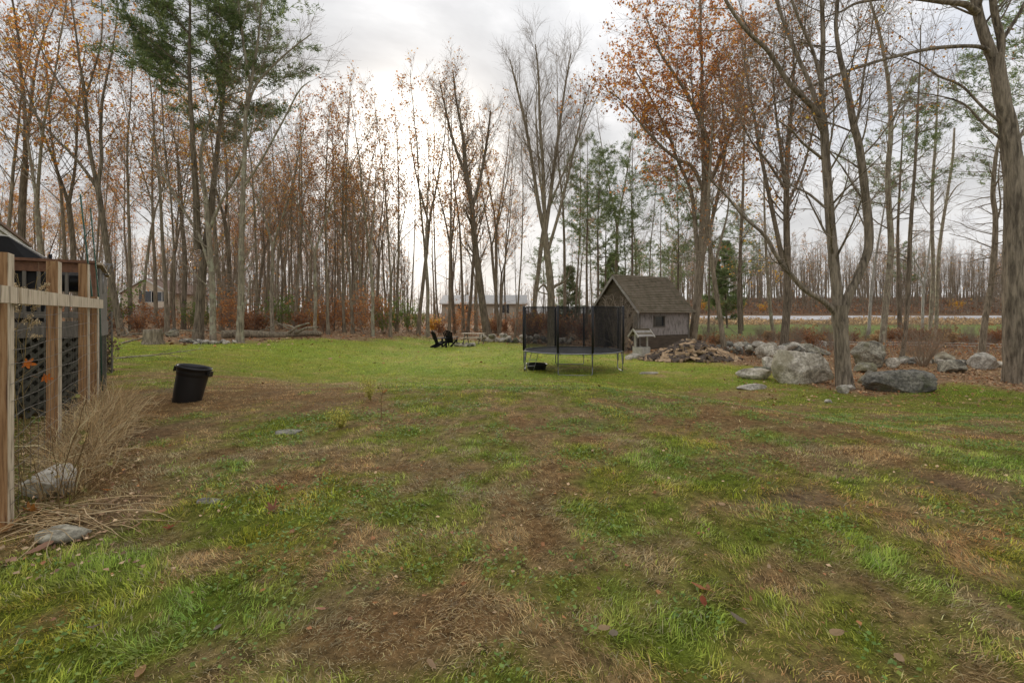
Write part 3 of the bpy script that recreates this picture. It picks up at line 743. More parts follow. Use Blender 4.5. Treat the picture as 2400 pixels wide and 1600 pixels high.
hero('leaning_tree', 'grey trunk leaning left over the right end of the woodpile', (1700, 828),
     [([(1704, 832, 22), (1697, 812, 16), (1686, 735, 14), (1675, 661, 13), (1666, 588, 12), (1660, 520, 10), (1662, 430, 8), (1668, 330, 5), (1670, 240, 3)], 0), ([(1672, 640, 8), (1690, 560, 7), (1705, 500, 5), (1712, 420, 3)], .5)],
     112, l1=8, l2=5, l3=4, L1=2.2, barkm='bark', trunk_free=False, t0=.4, leafcol=LC['mix'], per=.3, lsize=.15)
hero('birch_tree', 'mottled pale birch trunk beyond the forked tree', (2036, 785),
     [([(2034, 790, 13), (2037, 765, 10), (2043, 674, 9), (2055, 588, 7), (2067, 520, 5), (2080, 440, 3)], 0)], 113, l1=6, l2=4, l3=3, L1=1.8, barkm='bark_white', trunk_free=False, t0=.4)
hero('sycamore_tree', 'white-barked small branching tree at the meadow edge', (2160, 778),
     [([(2161, 782, 11), (2162, 759, 9), (2165, 674, 8), (2175, 612, 6), (2180, 560, 4), (2188, 500, 3)], 0), ([(2166, 670, 6), (2150, 645, 5), (2130, 632, 4), (2110, 610, 2)], .2), ([(2168, 650, 5), (2150, 620, 4), (2140, 600, 3)], -.2)],
     114, l1=5, l2=4, l3=3, L1=1.2, barkm='bark_white', trunk_free=False, t0=.3)
hero('leaning_tree', 'dark tree with a long arching limb reaching left over the deck', (284, 788),
     [([(287, 792, 30), (281, 765, 22), (261, 654, 19), (246, 549, 18), (230, 444, 17), (224, 420, 17)], 0),
      ([(229, 435, 12), (238, 376, 11), (236, 314, 10), (240, 235, 8), (255, 160, 6), (268, 90, 4), (275, 20, 3)], .8),
      ([(226, 425, 13), (217, 387, 12), (206, 314, 11), (199, 220, 9), (188, 157, 8), (178, 78, 6), (167, 0, 5), (160, -90, 3)], -.6),
      ([(226, 440, 11), (209, 413, 10), (172, 366, 9), (125, 319, 8), (78, 261, 7), (31, 193, 6), (0, 167, 5), (-60, 120, 4), (-130, 90, 3)], -1.5),
      ([(206, 314, 8), (170, 240, 7), (130, 180, 6), (90, 100, 4), (60, 20, 3)], .9), ([(200, 230, 7), (230, 130, 6), (240, 60, 4), (235, -30, 3)], .6)],
     115, l1=9, l2=6, l3=5, L1=2.4, barkm='bark_dark', leafcol=LC['mix'], per=.45, lsize=.15, t0=.2)
hero('lichen_tree', 'tall pale trunk with lichen patches at the lawn edge', (562, 803),
     [([(563, 808, 32), (562, 790, 24), (565, 680, 18), (567, 523, 15), (573, 366, 13), (576, 261, 11), (590, 183, 9), (604, 100, 7), (612, 20, 5), (616, -70, 3)], 0),
      ([(577, 260, 8), (600, 200, 7), (645, 150, 6), (690, 110, 4), (730, 80, 3)], .6), ([(570, 440, 8), (610, 380, 6), (660, 290, 5), (700, 215, 4), (727, 190, 2)], -.5), ([(585, 190, 8), (570, 100, 7), (560, 20, 5), (552, -70, 3)], -.6)],
     116, l1=9, l2=6, l3=6, L1=2.6, barkm='bark_pale', t0=.15, up=.08, trunk_free=False)
hero('lichen_tree', 'greenish lichen-covered trunk with twisting limb beside the pine', (500, 799),
     [([(501, 804, 28), (499, 790, 20), (497, 654, 17), (487, 523, 15), (480, 445, 12), (470, 380, 9), (478, 320, 8), (500, 260, 6), (520, 190, 4)], 0),
      ([(496, 640, 11), (470, 560, 9), (435, 500, 8), (400, 440, 7), (370, 380, 5), (350, 300, 3)], .6), ([(490, 540, 10), (520, 470, 8), (560, 400, 7), (585, 320, 5), (600, 250, 3)], -.5)],
     117, l1=9, l2=6, l3=5, L1=2.4, barkm='bark_pale', t0=.2, leafcol=LC['mix'], per=.3, trunk_free=False)
hero('vase_tree', 'large bare vase-shaped tree with a broken low limb behind the trampoline', (1293, 812),
     [([(1294, 816, 30), (1293, 790, 24), (1292, 720, 21), (1290, 660, 20), (1283, 600, 18), (1276, 540, 16)], 0),
      ([(1277, 550, 12), (1262, 480, 11), (1250, 400, 9), (1235, 310, 8), (1215, 220, 6), (1195, 140, 3)], .8), ([(1277, 545, 12), (1275, 460, 10), (1272, 380, 9), (1265, 280, 7), (1262, 180, 5), (1255, 105, 3)], -.6),
      ([(1278, 545, 12), (1290, 460, 10), (1300, 380, 9), (1312, 290, 7), (1325, 200, 5), (1338, 125, 3)], .5), ([(1284, 590, 9), (1310, 500, 8), (1330, 420, 7), (1350, 330, 5), (1372, 230, 3)], -.9),
      ([(1290, 680, 9), (1305, 668, 8), (1322, 660, 6), (1334, 645, 4)], .2), ([(1289, 690, 8), (1275, 668, 6), (1262, 682, 4), (1285, 690, 3)], -.4)],
     118, l1=11, l2=7, l3=6, L1=2.8, barkm='bark', t0=.2, up=.09, ang=(18, 42))
hero('leaning_tree', 'thick oak trunk leaning left behind the picnic table', (1143, 797),
     [([(1147, 801, 32), (1142, 780, 24), (1132, 720, 20), (1122, 640, 18), (1112, 560, 16), (1105, 480, 14), (1092, 400, 12), (1085, 320, 9), (1070, 240, 6), (1062, 170, 3)], 0),
      ([(1106, 490, 10), (1125, 420, 8), (1140, 340, 7), (1150, 260, 4)], .7), ([(1095, 420, 9), (1065, 340, 7), (1045, 260, 5), (1030, 190, 3)], -.7)],
     119, l1=10, l2=7, l3=6, L1=2.8, barkm='bark_dark', t0=.35, leafcol=LC['mix'], per=.35, lsize=.15, trunk_free=False, up=.08, ang=(22, 48))
# the big double white pine at the left lawn edge
pt, pc = pine(301, 24.5, .28, .52, .27, 34, 1.0, .24, 7, True, 1.0)
b = hit(463, 797)
o = thing('pine_tree', 'large double-trunked white pine towering at the lawn edge', 'tree', tuple(b)); hp = (EYE + (HY + 170) / F * b.y - b.z) / 24.5
o.scale = (hp, hp, hp); o.rotation_euler = (0, 0, 2.6)
for nm, me in (('trunk', pt), ('crown', pc)):
    c = bpy.data.objects.new(nm, me); C.objects.link(c); c.parent = o
# pine beyond the big oak: bare lower limbs reach into view
p = hit(2480, 846)
plant_tree('pineD', p, 1.0, 1.0, 'pine with long dead lower branches standing right of the big oak', 'pines beyond the big oak')
p = hit(2395, 806)
plant_tree('pineD', p, 1.0, 4.0, 'tall pine standing behind the big oak', 'pines beyond the big oak')
p = hit(2110, 795)
plant_tree('pineA', p, .95, 2.0, 'thin pine standing behind the tall bowed trunk', 'pines beyond the big oak')

# far wood on the horizon: reads as one mass
def far_wood():
    rg = np.random.default_rng(55); g = Geo(); pl = []; tw = []; LP = []
    for i in range(2250):
        px = rg.uniform(-500, 2900) if i < 900 else (rg.uniform(100, 900) if i < 1300 else rg.uniform(1560, 2700)); d = rg.uniform(105, 190)
        if px > 1500: d = rg.uniform(96, 170)
        if i >= 1900: px = rg.uniform(120, 960); d = rg.uniform(58, 104)
        if 262 < px < 415 and d < 76: d = rg.uniform(84, 120)
        x = (px - CX) / F * d; z = zg1(x, d); Ht = rg.uniform(9, 15) * (1 if px < 1500 else 1.05); r = rg.uniform(.07, .15)
        if 880 < px < 1260 and rg.random() < .5: Ht *= .6
        if i >= 1900: Ht = rg.uniform(11, 17); r = rg.uniform(.045, .08)
        p = np.array((x, d, z - .3)); top = p + np.array((rg.normal() * .5, rg.normal() * .5, Ht)); mid = (p + top) / 2 + rg.normal(size=3) * .15
        pl.append((np.array([p, mid, top]), np.array([r, r * .7, .02])))
        for k in range(15):
            t = rg.uniform(.2, 1); q = p + (top - p) * t; a = rg.uniform(0, 6.28); L = rg.uniform(1.2, 3.6) * (1.1 - .6 * t)
            e = q + np.array((math.cos(a) * L * .6, math.sin(a) * L * .6, L * .8)); tw.append((np.array([q, (q + e) / 2 + rg.normal(size=3) * .1, e]), np.array([.03, .022, .012])))
            if rg.random() < .14: LP.append(e)
    tubes(g, pl, 4, 0); tubes(g, tw, 3, 1)
    LP = np.repeat(np.array(LP), 4, 0) + rg.normal(size=(len(LP) * 4, 3)) * .4
    v, f, c = leaf_quads(rg, LP, .26, LC['mix']); g.add(v, f, 2, c, False)
    tag(g.obj('far_wood', [M['bark'], M['twig'], M['leaf']]), 'far-off bare autumn wood along the skyline', 'woodland', kind='stuff')
far_wood()
# ------------------------------------------------------------------ more materials
M['cedar'] = plain('cedar_brown', (.30, .165, .075), (.17, .085, .038), 7, .8, (7, 7, .45), .4, .01, coord='obj', stops=[(.30, (.10, .05, .025)), (.45, (.25, .135, .06)), (.56, (.33, .19, .09)), (.74, (.40, .26, .14))])
M['pale_wood'] = plain('pale_sawn_wood', (.62, .53, .38), (.42, .34, .22), 9, .8, (3, 3, .3), .25, .006, coord='obj', stops=[(.36, (.20, .155, .10)), (.46, (.46, .38, .27)), (.65, (.60, .51, .38))])
M['deck_brown'] = plain('deck_stain_brown', (.23, .115, .065), (.13, .065, .04), 5, .7, (4, 4, 4), .2)
M['grey_wood'] = plain('weathered_grey_wood', (.20, .18, .15), (.105, .095, .08), 6, .85, (5, 5, .6), .3, .006)
M['lattice'] = plain('lattice_grey_green', (.115, .11, .085), (.06, .058, .046), 7, .85, None, .2)
M['board_dark'] = plain('old_dark_board', (.135, .105, .075), (.06, .047, .034), 3, .9, (.6, .6, 7), .4, .01)
M['ply'] = plain('weathered_grey_board', (.36, .335, .32), (.22, .20, .19), 4.5, .9, (1.6, 1.6, .5), .5, .02, stops=[(.34, (.12, .105, .095)), (.45, (.25, .225, .205)), (.58, (.34, .31, .29)), (.72, (.24, .21, .185))])
M['shingle'] = plain('mossy_shingle', (.185, .155, .105), (.095, .08, .056), 2.6, .95, None, .5, .02, stops=[(.28, (.075, .068, .038)), (.5, (.150, .122, .082)), (.74, (.20, .165, .125))], coord='pos')
M['trim_pale'] = plain('flaking_trim', (.42, .39, .35), (.20, .18, .16), 5, .85)
M['dark_in'] = plain('shed_inside', (.06, .048, .04), (.03, .025, .02), 2, .95)
M['black_pl'] = plain('black_plastic', (.014, .014, .016), (.009, .009, .010), 6, .42, None, .08, .004, spec=.5)
M['black_cloth'] = plain('black_cover', (.010, .010, .012), (.006, .006, .007), 4, .55, None, .3, .02, spec=.4)
M['black_paint'] = plain('black_painted_wood', (.012, .012, .014), (.008, .008, .009), 6, .75, None, .1, spec=.15)
M['steel'] = plain('galvanised_steel', (.33, .33, .34), (.20, .20, .21), 20, .5, None, 0, metal=.7)
M['wire'] = plain('rusty_wire', (.16, .14, .12), (.09, .075, .06), 20, .6, None, 0, metal=.3)
M['green_metal'] = plain('green_painted_metal', (.02, .075, .045), (.015, .05, .03), 20, .5, None, 0)
M['mat'] = plain('trampoline_mat', (.045, .048, .052), (.03, .032, .035), 12, .6, None, 0)
M['white'] = plain('white_paint', (.72, .71, .67), (.55, .54, .50), 4, .7, None, .15)
M['well_white'] = plain('weathered_white_paint', (.58, .55, .48), (.36, .33, .27), 7, .8, None, .3)
M['beige'] = plain('beige_siding', (.50, .45, .36), (.42, .37, .30), 1.5, .8, (1, 1, 6), .2)
M['cream'] = plain('cream_siding', (.74, .64, .50), (.60, .50, .38), 1.5, .8, (1, 1, 6), .2)
M['roof_grey'] = plain('pale_metal_roof', (.38, .365, .345), (.30, .29, .275), 1, .5, None, 0)
M['roof_brown'] = plain('brown_roof', (.24, .16, .12), (.16, .11, .085), 2, .9)
M['glass'] = plain('dark_window_glass', (.03, .035, .04), (.02, .022, .025), 2, .12, None, 0, spec=.6)
M['split'] = plain('split_wood', (.40, .29, .185), (.22, .15, .095), 5, .9, (5, .8, 5), .35, .01, stops=[(.25, (.22, .14, .085)), (.45, (.40, .27, .16)), (.72, (.58, .43, .27))])
M['logbark'] = plain('log_bark', (.15, .115, .09), (.065, .05, .04), 9, .95, (1, .3, 1), .6, .02)
M['end'] = plain('cut_end', (.42, .32, .21), (.28, .20, .125), 14, .9, None, .3)
M['straw'] = attr_mat('dead_straw', .8, .2, .15)
m, t, bs = new_mat('trampoline_net')
tr_ = N(t, 'ShaderNodeBsdfTransparent'); mx = N(t, 'ShaderNodeMixShader'); mx.inputs[0].default_value = .50
bs.inputs['Base Color'].default_value = (.022, .022, .024, 1); bs.inputs['Roughness'].default_value = .8; bs.inputs['Specular IOR Level'].default_value = .1
t.links.new(tr_.outputs[0], mx.inputs[1]); t.links.new(bs.outputs[0], mx.inputs[2]); t.links.new(mx.outputs[0], t.nodes['Material Output'].inputs[0])
nn_ = noise(t, 1.7, 4, .6, (1, 1, .35)); mr = N(t, 'ShaderNodeMapRange'); mr.inputs[1].default_value = .3; mr.inputs[2].default_value = .7; mr.inputs[3].default_value = .38; mr.inputs[4].default_value = .62
t.links.new(nn_, mr.inputs[0]); t.links.new(mr.outputs[0], mx.inputs[0])
M['net'] = m

# ------------------------------------------------------------------ rocks
from mathutils import noise as mnoise
def rock_mesh(seed, sx, sy, sz, sub=4, cuts=9, rough=.10, mat='rock', flat_top=None):
    rg = random.Random(seed)
    bm = bmesh.new(); bmesh.ops.create_icosphere(bm, subdivisions=sub, radius=1.0)
    planes = []
    for _ in range(cuts):
        n = Vector((rg.gauss(0, 1), rg.gauss(0, 1), rg.gauss(0, .8))).normalized(); planes.append((n, rg.uniform(.50, .88)))
    if flat_top: planes.append((Vector((rg.gauss(0, .08), rg.gauss(0, .08), 1)).normalized(), flat_top))
    off = Vector((rg.uniform(0, 50), rg.uniform(0, 50), 0))
    for v in bm.verts:
        c = v.co.copy()
        for n, d in planes:
            k = c.dot(n)
            if k > d: c -= n * (k - d) * .97
        k = 1 + rough * (mnoise.fractal(c * 1.6 + off, 1.0, 2.1, 5) * 1.1) + rough * .25 * mnoise.noise(c * 9 + off)
        c *= k
        c += c.normalized() * (-.035 * abs(mnoise.noise(c * 4.3 - off)) + .02 * mnoise.noise(c * 18 + off))
        v.co = Vector((c.x * sx, c.y * sy, c.z * sz))
    me = bpy.data.meshes.new('rock'); bm.to_mesh(me); bm.free()
    for p in me.polygons: p.use_smooth = True
    me.materials.append(M[mat])
    return me
def rock(name, label, px, top, base, w, seed, mat='rock', depth=.8, rz=0.0, sub=4, cuts=9, rough=.10, group=None, flat=None, cat='boulder', bury=.22):
    b = hit(px, base); s = b.y / F; w = 1.1 * w / math.hypot(1, (px - CX) / F)
    sx = w * s / 2 / .9; hz = (base - top) * s
    tot = hz * (1 + bury)
    me = rock_mesh(seed, sx, sx * depth, tot / 2 / .85, sub, cuts, rough, mat, flat)
    zs = np.array([v.co.z for v in me.vertices]); xs_ = np.array([v.co.x for v in me.vertices])
    o = bpy.data.objects.new(name, me); C.objects.link(o)
    k = tot / (zs.max() - zs.min()); kx = w * s / (xs_.max() - xs_.min())
    o.scale = (kx, kx, k)
    yo = b.y + sx * depth * .75
    o.location = (b.x / b.y * yo, yo, b.z + hz - zs.max() * k)
    o.rotation_euler = (0, 0, rz)
    tag(o, label, cat, group)
    return o
rock('boulder', 'huge pale grey lichen-streaked boulder left of the forked tree', 1880, 822, 903, 150, 1, 'rock', .75, 0, 5, 18, .09, flat=.62)
rock('boulder', 'large mossy brown boulder right of the forked tree', 2033, 799, 862, 98, 2, 'rock_moss', .8, .3, 5, 8, .13)
rock('rock_slab', 'broad dark wet-looking slab sloping into the lawn', 2108, 868, 922, 190, 3, 'rock_dark', .55, 0, 5, 7, .09)
rock('boulder', 'rounded grey rock wedged against the dark slab', 2034, 869, 900, 54, 4, 'rock_moss', .8, 0, 4)
rock('boulder', 'small upright grey rock behind the left end of the huge boulder', 1803, 836, 870, 30, 5, 'rock', .8, 0, 4)
rock('boulder', 'flat-topped rock perched behind the huge boulder', 1820, 822, 845, 46, 6, 'rock', .8, 0, 4, flat=.5)
rock('rock_slab', 'pale flat slab resting in the grass left of the huge boulder', 1774, 866, 890, 84, 7, 'rock', .6, 0, 4, flat=.55)
rock('rock_slab', 'thin mossy slab lying on top of the pale flat slab', 1789, 860, 873, 46, 8, 'rock_dark', .6, 0, 4, flat=.5)
rock('rock_slab', 'long thin pale stone bedded in the lawn', 1761, 901, 914, 78, 9, 'rock_pale', .5, 0, 4, 6, .06)
rock('boulder', 'wedge-shaped grey rock at the woodpile end of the stone wall', 1797, 805, 842, 50, 10, 'rock', .8, .2, 4)
rock('boulder', 'pinkish pale rock topping the stones behind the huge boulder', 1920, 797, 818, 37, 11, 'rock_pale', .8, 0, 4)
rock('boulder', 'wide mossy rock behind the huge boulder', 1893, 806, 834, 90, 12, 'rock_moss', .7, 0, 4)
rock('boulder', 'low rounded grey rock below the bare bush', 2229, 845, 875, 72, 13, 'rock_moss', .8, 0, 4, 6, .06)
rock('boulder', 'grey rock partly hidden behind the bare bush', 2214, 824, 852, 52, 14, 'rock', .8, 0, 4)
rock('boulder', 'pale tilted boulder beside the big oak', 2310, 827, 868, 82, 15, 'rock_pale', .8, -.2, 5, 9, .09)
rock('boulder', 'grey rock at the foot of the thin dark trunk', 2092, 838, 863, 40, 16, 'rock', .8, 0, 4)
rock('boulder', 'brown rock between mossy boulder and rounded rock', 2027, 850, 874, 50, 17, 'rock_moss', .8, 0, 4)
rock('stone', 'pale stone leaning at the foot of the forked tree', 1975, 902, 922, 29, 18, 'rock_pale', .8, 0, 3, cat='stone')
rock('stone', 'small flat pale stone by the roots of the forked tree', 1994, 902, 914, 30, 19, 'rock_pale', .6, .3, 3, cat='stone')
rock('stone', 'little pale stone lying alone in the lawn below the forked tree', 1943, 936, 945, 20, 20, 'rock_pale', .7, 0, 3, cat='stone')
rock('rock', 'pale rounded rock beside the fence post', 118, 1098, 1176, 140, 21, 'rock_pale', .75, .2, 5, 7, .07, cat='rock')
rock('flat_stone', 'flat grey stone half buried in dead stems below the fence', 150, 1258, 1284, 150, 22, 'rock_moss', .7, 0, 4, 5, .05, flat=.4, cat='stone')
rock('flat_stone', 'flat pale stone flush with the lawn beyond the fence stems', 493, 1177, 1187, 70, 23, 'rock_dark', .6, .1, 4, 5, .05, flat=.35, cat='stone', bury=1.2)
rock('flat_stone', 'small grey slab flush with the dry patch near the bin', 672, 1013, 1019, 62, 24, 'rock_dark', .6, .1, 4, 5, .05, flat=.35, cat='stone', bury=1.2)
rock('mossy_stone', 'mossy green rock beside the old stump', 402, 768, 790, 36, 25, 'rock_moss', .8, 0, 4, cat='rock')
rock('rubble_stone', 'pale rubble stone in front of the wishing well', 1488, 828, 841, 30, 26, 'rock_pale', .7, 0, 3, cat='stone')
rock('rubble_stone', 'second pale rubble stone touching the wishing well base', 1475, 832, 843, 18, 27, 'rock', .7, 0, 3, cat='stone')
rock('flat_stone', 'pale plank-like stone strip lying right of the trampoline', 1522, 872, 877, 46, 28, 'rock_pale', .3, 0, 3, flat=.4, cat='stone', bury=1.0)
STM = [rock_mesh(100 + i, .5, .4, .33, 3, 8, .12, ['rock', 'rock_moss', 'rock', 'rock_dark', 'rock_pale'][i % 5]) for i in range(10)]
def stone_wall(label, path, n, size, rows, seed, name='stone_wall', spread=.5):
    rg = random.Random(seed); P = [hit(*q) for q in path]
    t = thing(name, label, 'stone wall', tuple(P[0]))
    seg = [(P[i + 1] - P[i]).length for i in range(len(P) - 1)]; tot = sum(seg)
    for k in range(n):
        u = (k + rg.random()) / n * tot; i = 0
        while i < len(seg) - 1 and u > seg[i]: u -= seg[i]; i += 1
        p = P[i].lerp(P[i + 1], min(1, u / seg[i])); row = rg.choice(range(rows)) if rows > 1 else 0
        s = size * rg.uniform(.6, 1.35)
        x = p.x + rg.gauss(0, spread * .5); y = p.y + rg.gauss(0, spread * .6)
        o = bpy.data.objects.new('stone', rg.choice(STM)); C.objects.link(o); o.parent = t
        o.location = Vector((x, y, zg1(x, y) + s * (.18 + .42 * row))) - P[0]
        o.scale = (s, s, s * rg.uniform(.8, 1.15)); o.rotation_euler = (rg.gauss(0, .2), rg.gauss(0, .2), rg.uniform(0, 6.28))
stone_wall('tumbled fieldstone wall running from the woodpile to the boulders', [(1690, 826), (1760, 832), (1830, 834), (1900, 838)], 46, .62, 2, 5)
stone_wall('low scattered fieldstones along the meadow edge behind the bare bush', [(2060, 850), (2140, 852), (2230, 850), (2330, 862)], 34, .48, 1, 6)
stone_wall('low fieldstone wall in leaf litter behind the trampoline and picnic table', [(1130, 800), (1200, 803), (1270, 803), (1340, 806)], 44, .60, 2, 7)
stone_wall('line of small stones at the foot of the pine and pale trunks', [(425, 803), (480, 806), (540, 804)], 30, .34, 1, 8, 'stone_edging', .35)

# ------------------------------------------------------------------ shed
def shed():
    b = hit(1498, 820); a = R(31); L, Wd, He, rise = 4.55, 4.05, 2.55, 2.10
    t = thing('shed', 'small weathered grey shed with mossy shingle roof and dark open gable front', 'shed', tuple(b), a)
    th = .10
    # side wall facing the lawn: board panels above old planks, a square hole for the window
    wx0, wx1, wz0, wz1 = 1.28, 2.22, 1.42, 2.02
    def wallbox(nm, x0, x1, y0, y1, z0, z1, mat): return Geo().box(x0, x1, y0, y1, z0, z1).obj(nm, M[mat], t)
    for (x0, x1, z0, z1) in ((.0, wx0, .86, He), (wx1, 3.0, .86, He), (3.006, L, .86, He), (wx0, wx1, .86, wz0), (wx0, wx1, wz1, He)):
        wallbox('wall_panel', x0, x1, 0, th, z0, z1, 'ply')
    for k in range(4):
        rgx = [(0, 2.5), (2.51, L)] if k % 2 else [(0, 3.4), (3.41, L)]
        for (x0, x1) in rgx: wallbox('plank', x0, x1, -.012 * (k % 2) - .01, th, -.15 + k * .25, -.15 + k * .25 + .242, 'board_dark')
    w = Geo()
    for (x0, x1, z0, z1) in ((wx0 - .07, wx0, wz0 - .07, wz1 + .07), (wx1, wx1 + .07, wz0 - .07, wz1 + .07), (wx0, wx1, wz1, wz1 + .07), (wx0, wx1, wz0 - .07, wz0)):
        w.box(x0, x1, -.03, .06, z0, z1)
    w.box((wx0 + wx1) / 2 - .4, (wx0 + wx1) / 2 - .37, -.02, .05, wz0, wz1)
    wo_ = w.obj('window', M['grey_wood'], t)
    Geo().box(wx0, wx1, .07, .08, wz0, wz1).obj('pane', M['glass'], wo_)
    for (x0, z0, x1, z1) in ((-.02, -.1, .09, He), (L - .09, -.1, L + .02, He)):
        wallbox('corner_board', x0, x1, -.035, -.0125 - .01, z0, z1, 'grey_wood')
    # other walls
    wallbox('wall_back', 0, L, Wd - th, Wd, -.1, He, 'board_dark'); wallbox('wall_far', L - th, L, th + .002, Wd - th - .002, -.1, He, 'board_dark')
    g = Geo(); g.add([(L - th, .0, He + .002), (L - th, Wd, He + .002), (L - th, Wd / 2, He + rise - .05), (L, .0, He + .002), (L, Wd, He + .002), (L, Wd / 2, He + rise - .05)], [np.array([[0, 2, 1], [3, 4, 5]]), np.array([[0, 1, 4, 3], [0, 3, 5, 2], [1, 2, 5, 4]])], 0, None, False)
    g.obj('gable_far', M['board_dark'], t)
    wallbox('earth_floor', th, L - th, th, Wd - th, -.12, .02, 'dark_in')
    # gable front: horizontal boards above an open doorway, boards each side
    z = He - .35; k = 0
    while z < He + rise - .15:
        h = .19; hw = min(Wd / 2, (He + rise - (z + h)) / rise * Wd / 2 + .02) if z > He - .2 else Wd / 2
        if hw > .08: Geo().box(-.02 - .012 * (k % 2), .05, Wd / 2 - hw, Wd / 2 + hw, z, z + h - .006, j=.006).obj('gable_board', M['board_dark'], t)
        z += h; k += 1
    for k in range(5): wallbox('front_board', -.02 - .01 * (k % 2), .06, Wd - .02 - (k + 1) * .2, Wd - .03 - k * .2, -.1, He - .36, 'board_dark')
    for k in range(2): wallbox('front_board', -.02 - .01 * (k % 2), .06, .11 + k * .2, .30 + k * .2, -.1, He - .36, 'grey_wood')
    for x in (1.1, 2.2, 3.3): wallbox('tie_beam', x, x + .1, th, Wd - th, He - .12, He, 'board_dark')
    # roof
    ov, ex = .30, .26; sl = math.hypot(Wd / 2 + ov, rise * (Wd / 2 + ov) / (Wd / 2)); an = math.atan2(rise, Wd / 2)
    for side in (0, 1):
        def RP(x, s, h):      # s along slope from the eave
            y = -ov + s * math.cos(an); zz = He - ov * math.tan(an) + s * math.sin(an)
            y -= h * math.sin(an); zz += h * math.cos(an)
            return (x, y if side == 0 else Wd - y, zz)
        def slab(x0, x1, s0, s1, h0, h1, h2, h3):
            v = [RP(x0, s0, h0), RP(x1, s0, h0), RP(x1, s1, h2), RP(x0, s1, h2), RP(x0, s0, h1), RP(x1, s0, h1), RP(x1, s1, h3), RP(x0, s1, h3)]
            return Geo().add(v, np.array([[0, 1, 2, 3], [4, 7, 6, 5], [0, 4, 5, 1], [1, 5, 6, 2], [2, 6, 7, 3], [3, 7, 4, 0]]), 0, None, False)
        slab(-ex, L + ex, .02, sl, .0, .03, .0, .03).obj('roof_boards', M['board_dark'], t)
        nc = 21
        rg = random.Random(4)
        for c in range(nc):
            s0 = c * sl / nc - .02; s1 = (c + 1) * sl / nc + .06
            slab(-ex - .03 + rg.uniform(-.015, .015), L + ex + .03 + rg.uniform(-.015, .015), s0, min(s1, sl), .045 + rg.uniform(0, .008), .068 + rg.uniform(0, .012), .033, .045).obj('shingle_course', M['shingle'], t)
        slab(-ex - .045, -ex - .005, 0, sl - .01, -.12, .03, -.12, .03).obj('rake_board', M['trim_pale'], t)
        slab(L + ex + .005, L + ex + .045, 0, sl - .01, -.12, .03, -.12, .03).obj('rake_board', M['trim_pale'], t)
    zz = He + rise + .03
    Geo().add([(-ex - .03, Wd / 2 - .16, zz - .09), (L + ex + .03, Wd / 2 - .16, zz - .09), (L + ex + .03, Wd / 2, zz + .06), (-ex - .03, Wd / 2, zz + .06), (-ex - .03, Wd / 2 + .16, zz - .09), (L + ex + .03, Wd / 2 + .16, zz - .09)], np.array([[0, 1, 2, 3], [3, 2, 5, 4]]), 0, None, False).obj('ridge_cap', M['shingle'], t)
    # clutter inside the door
    g = Geo(); rg = random.Random(8)
    return t, b
SHED, SB = shed()

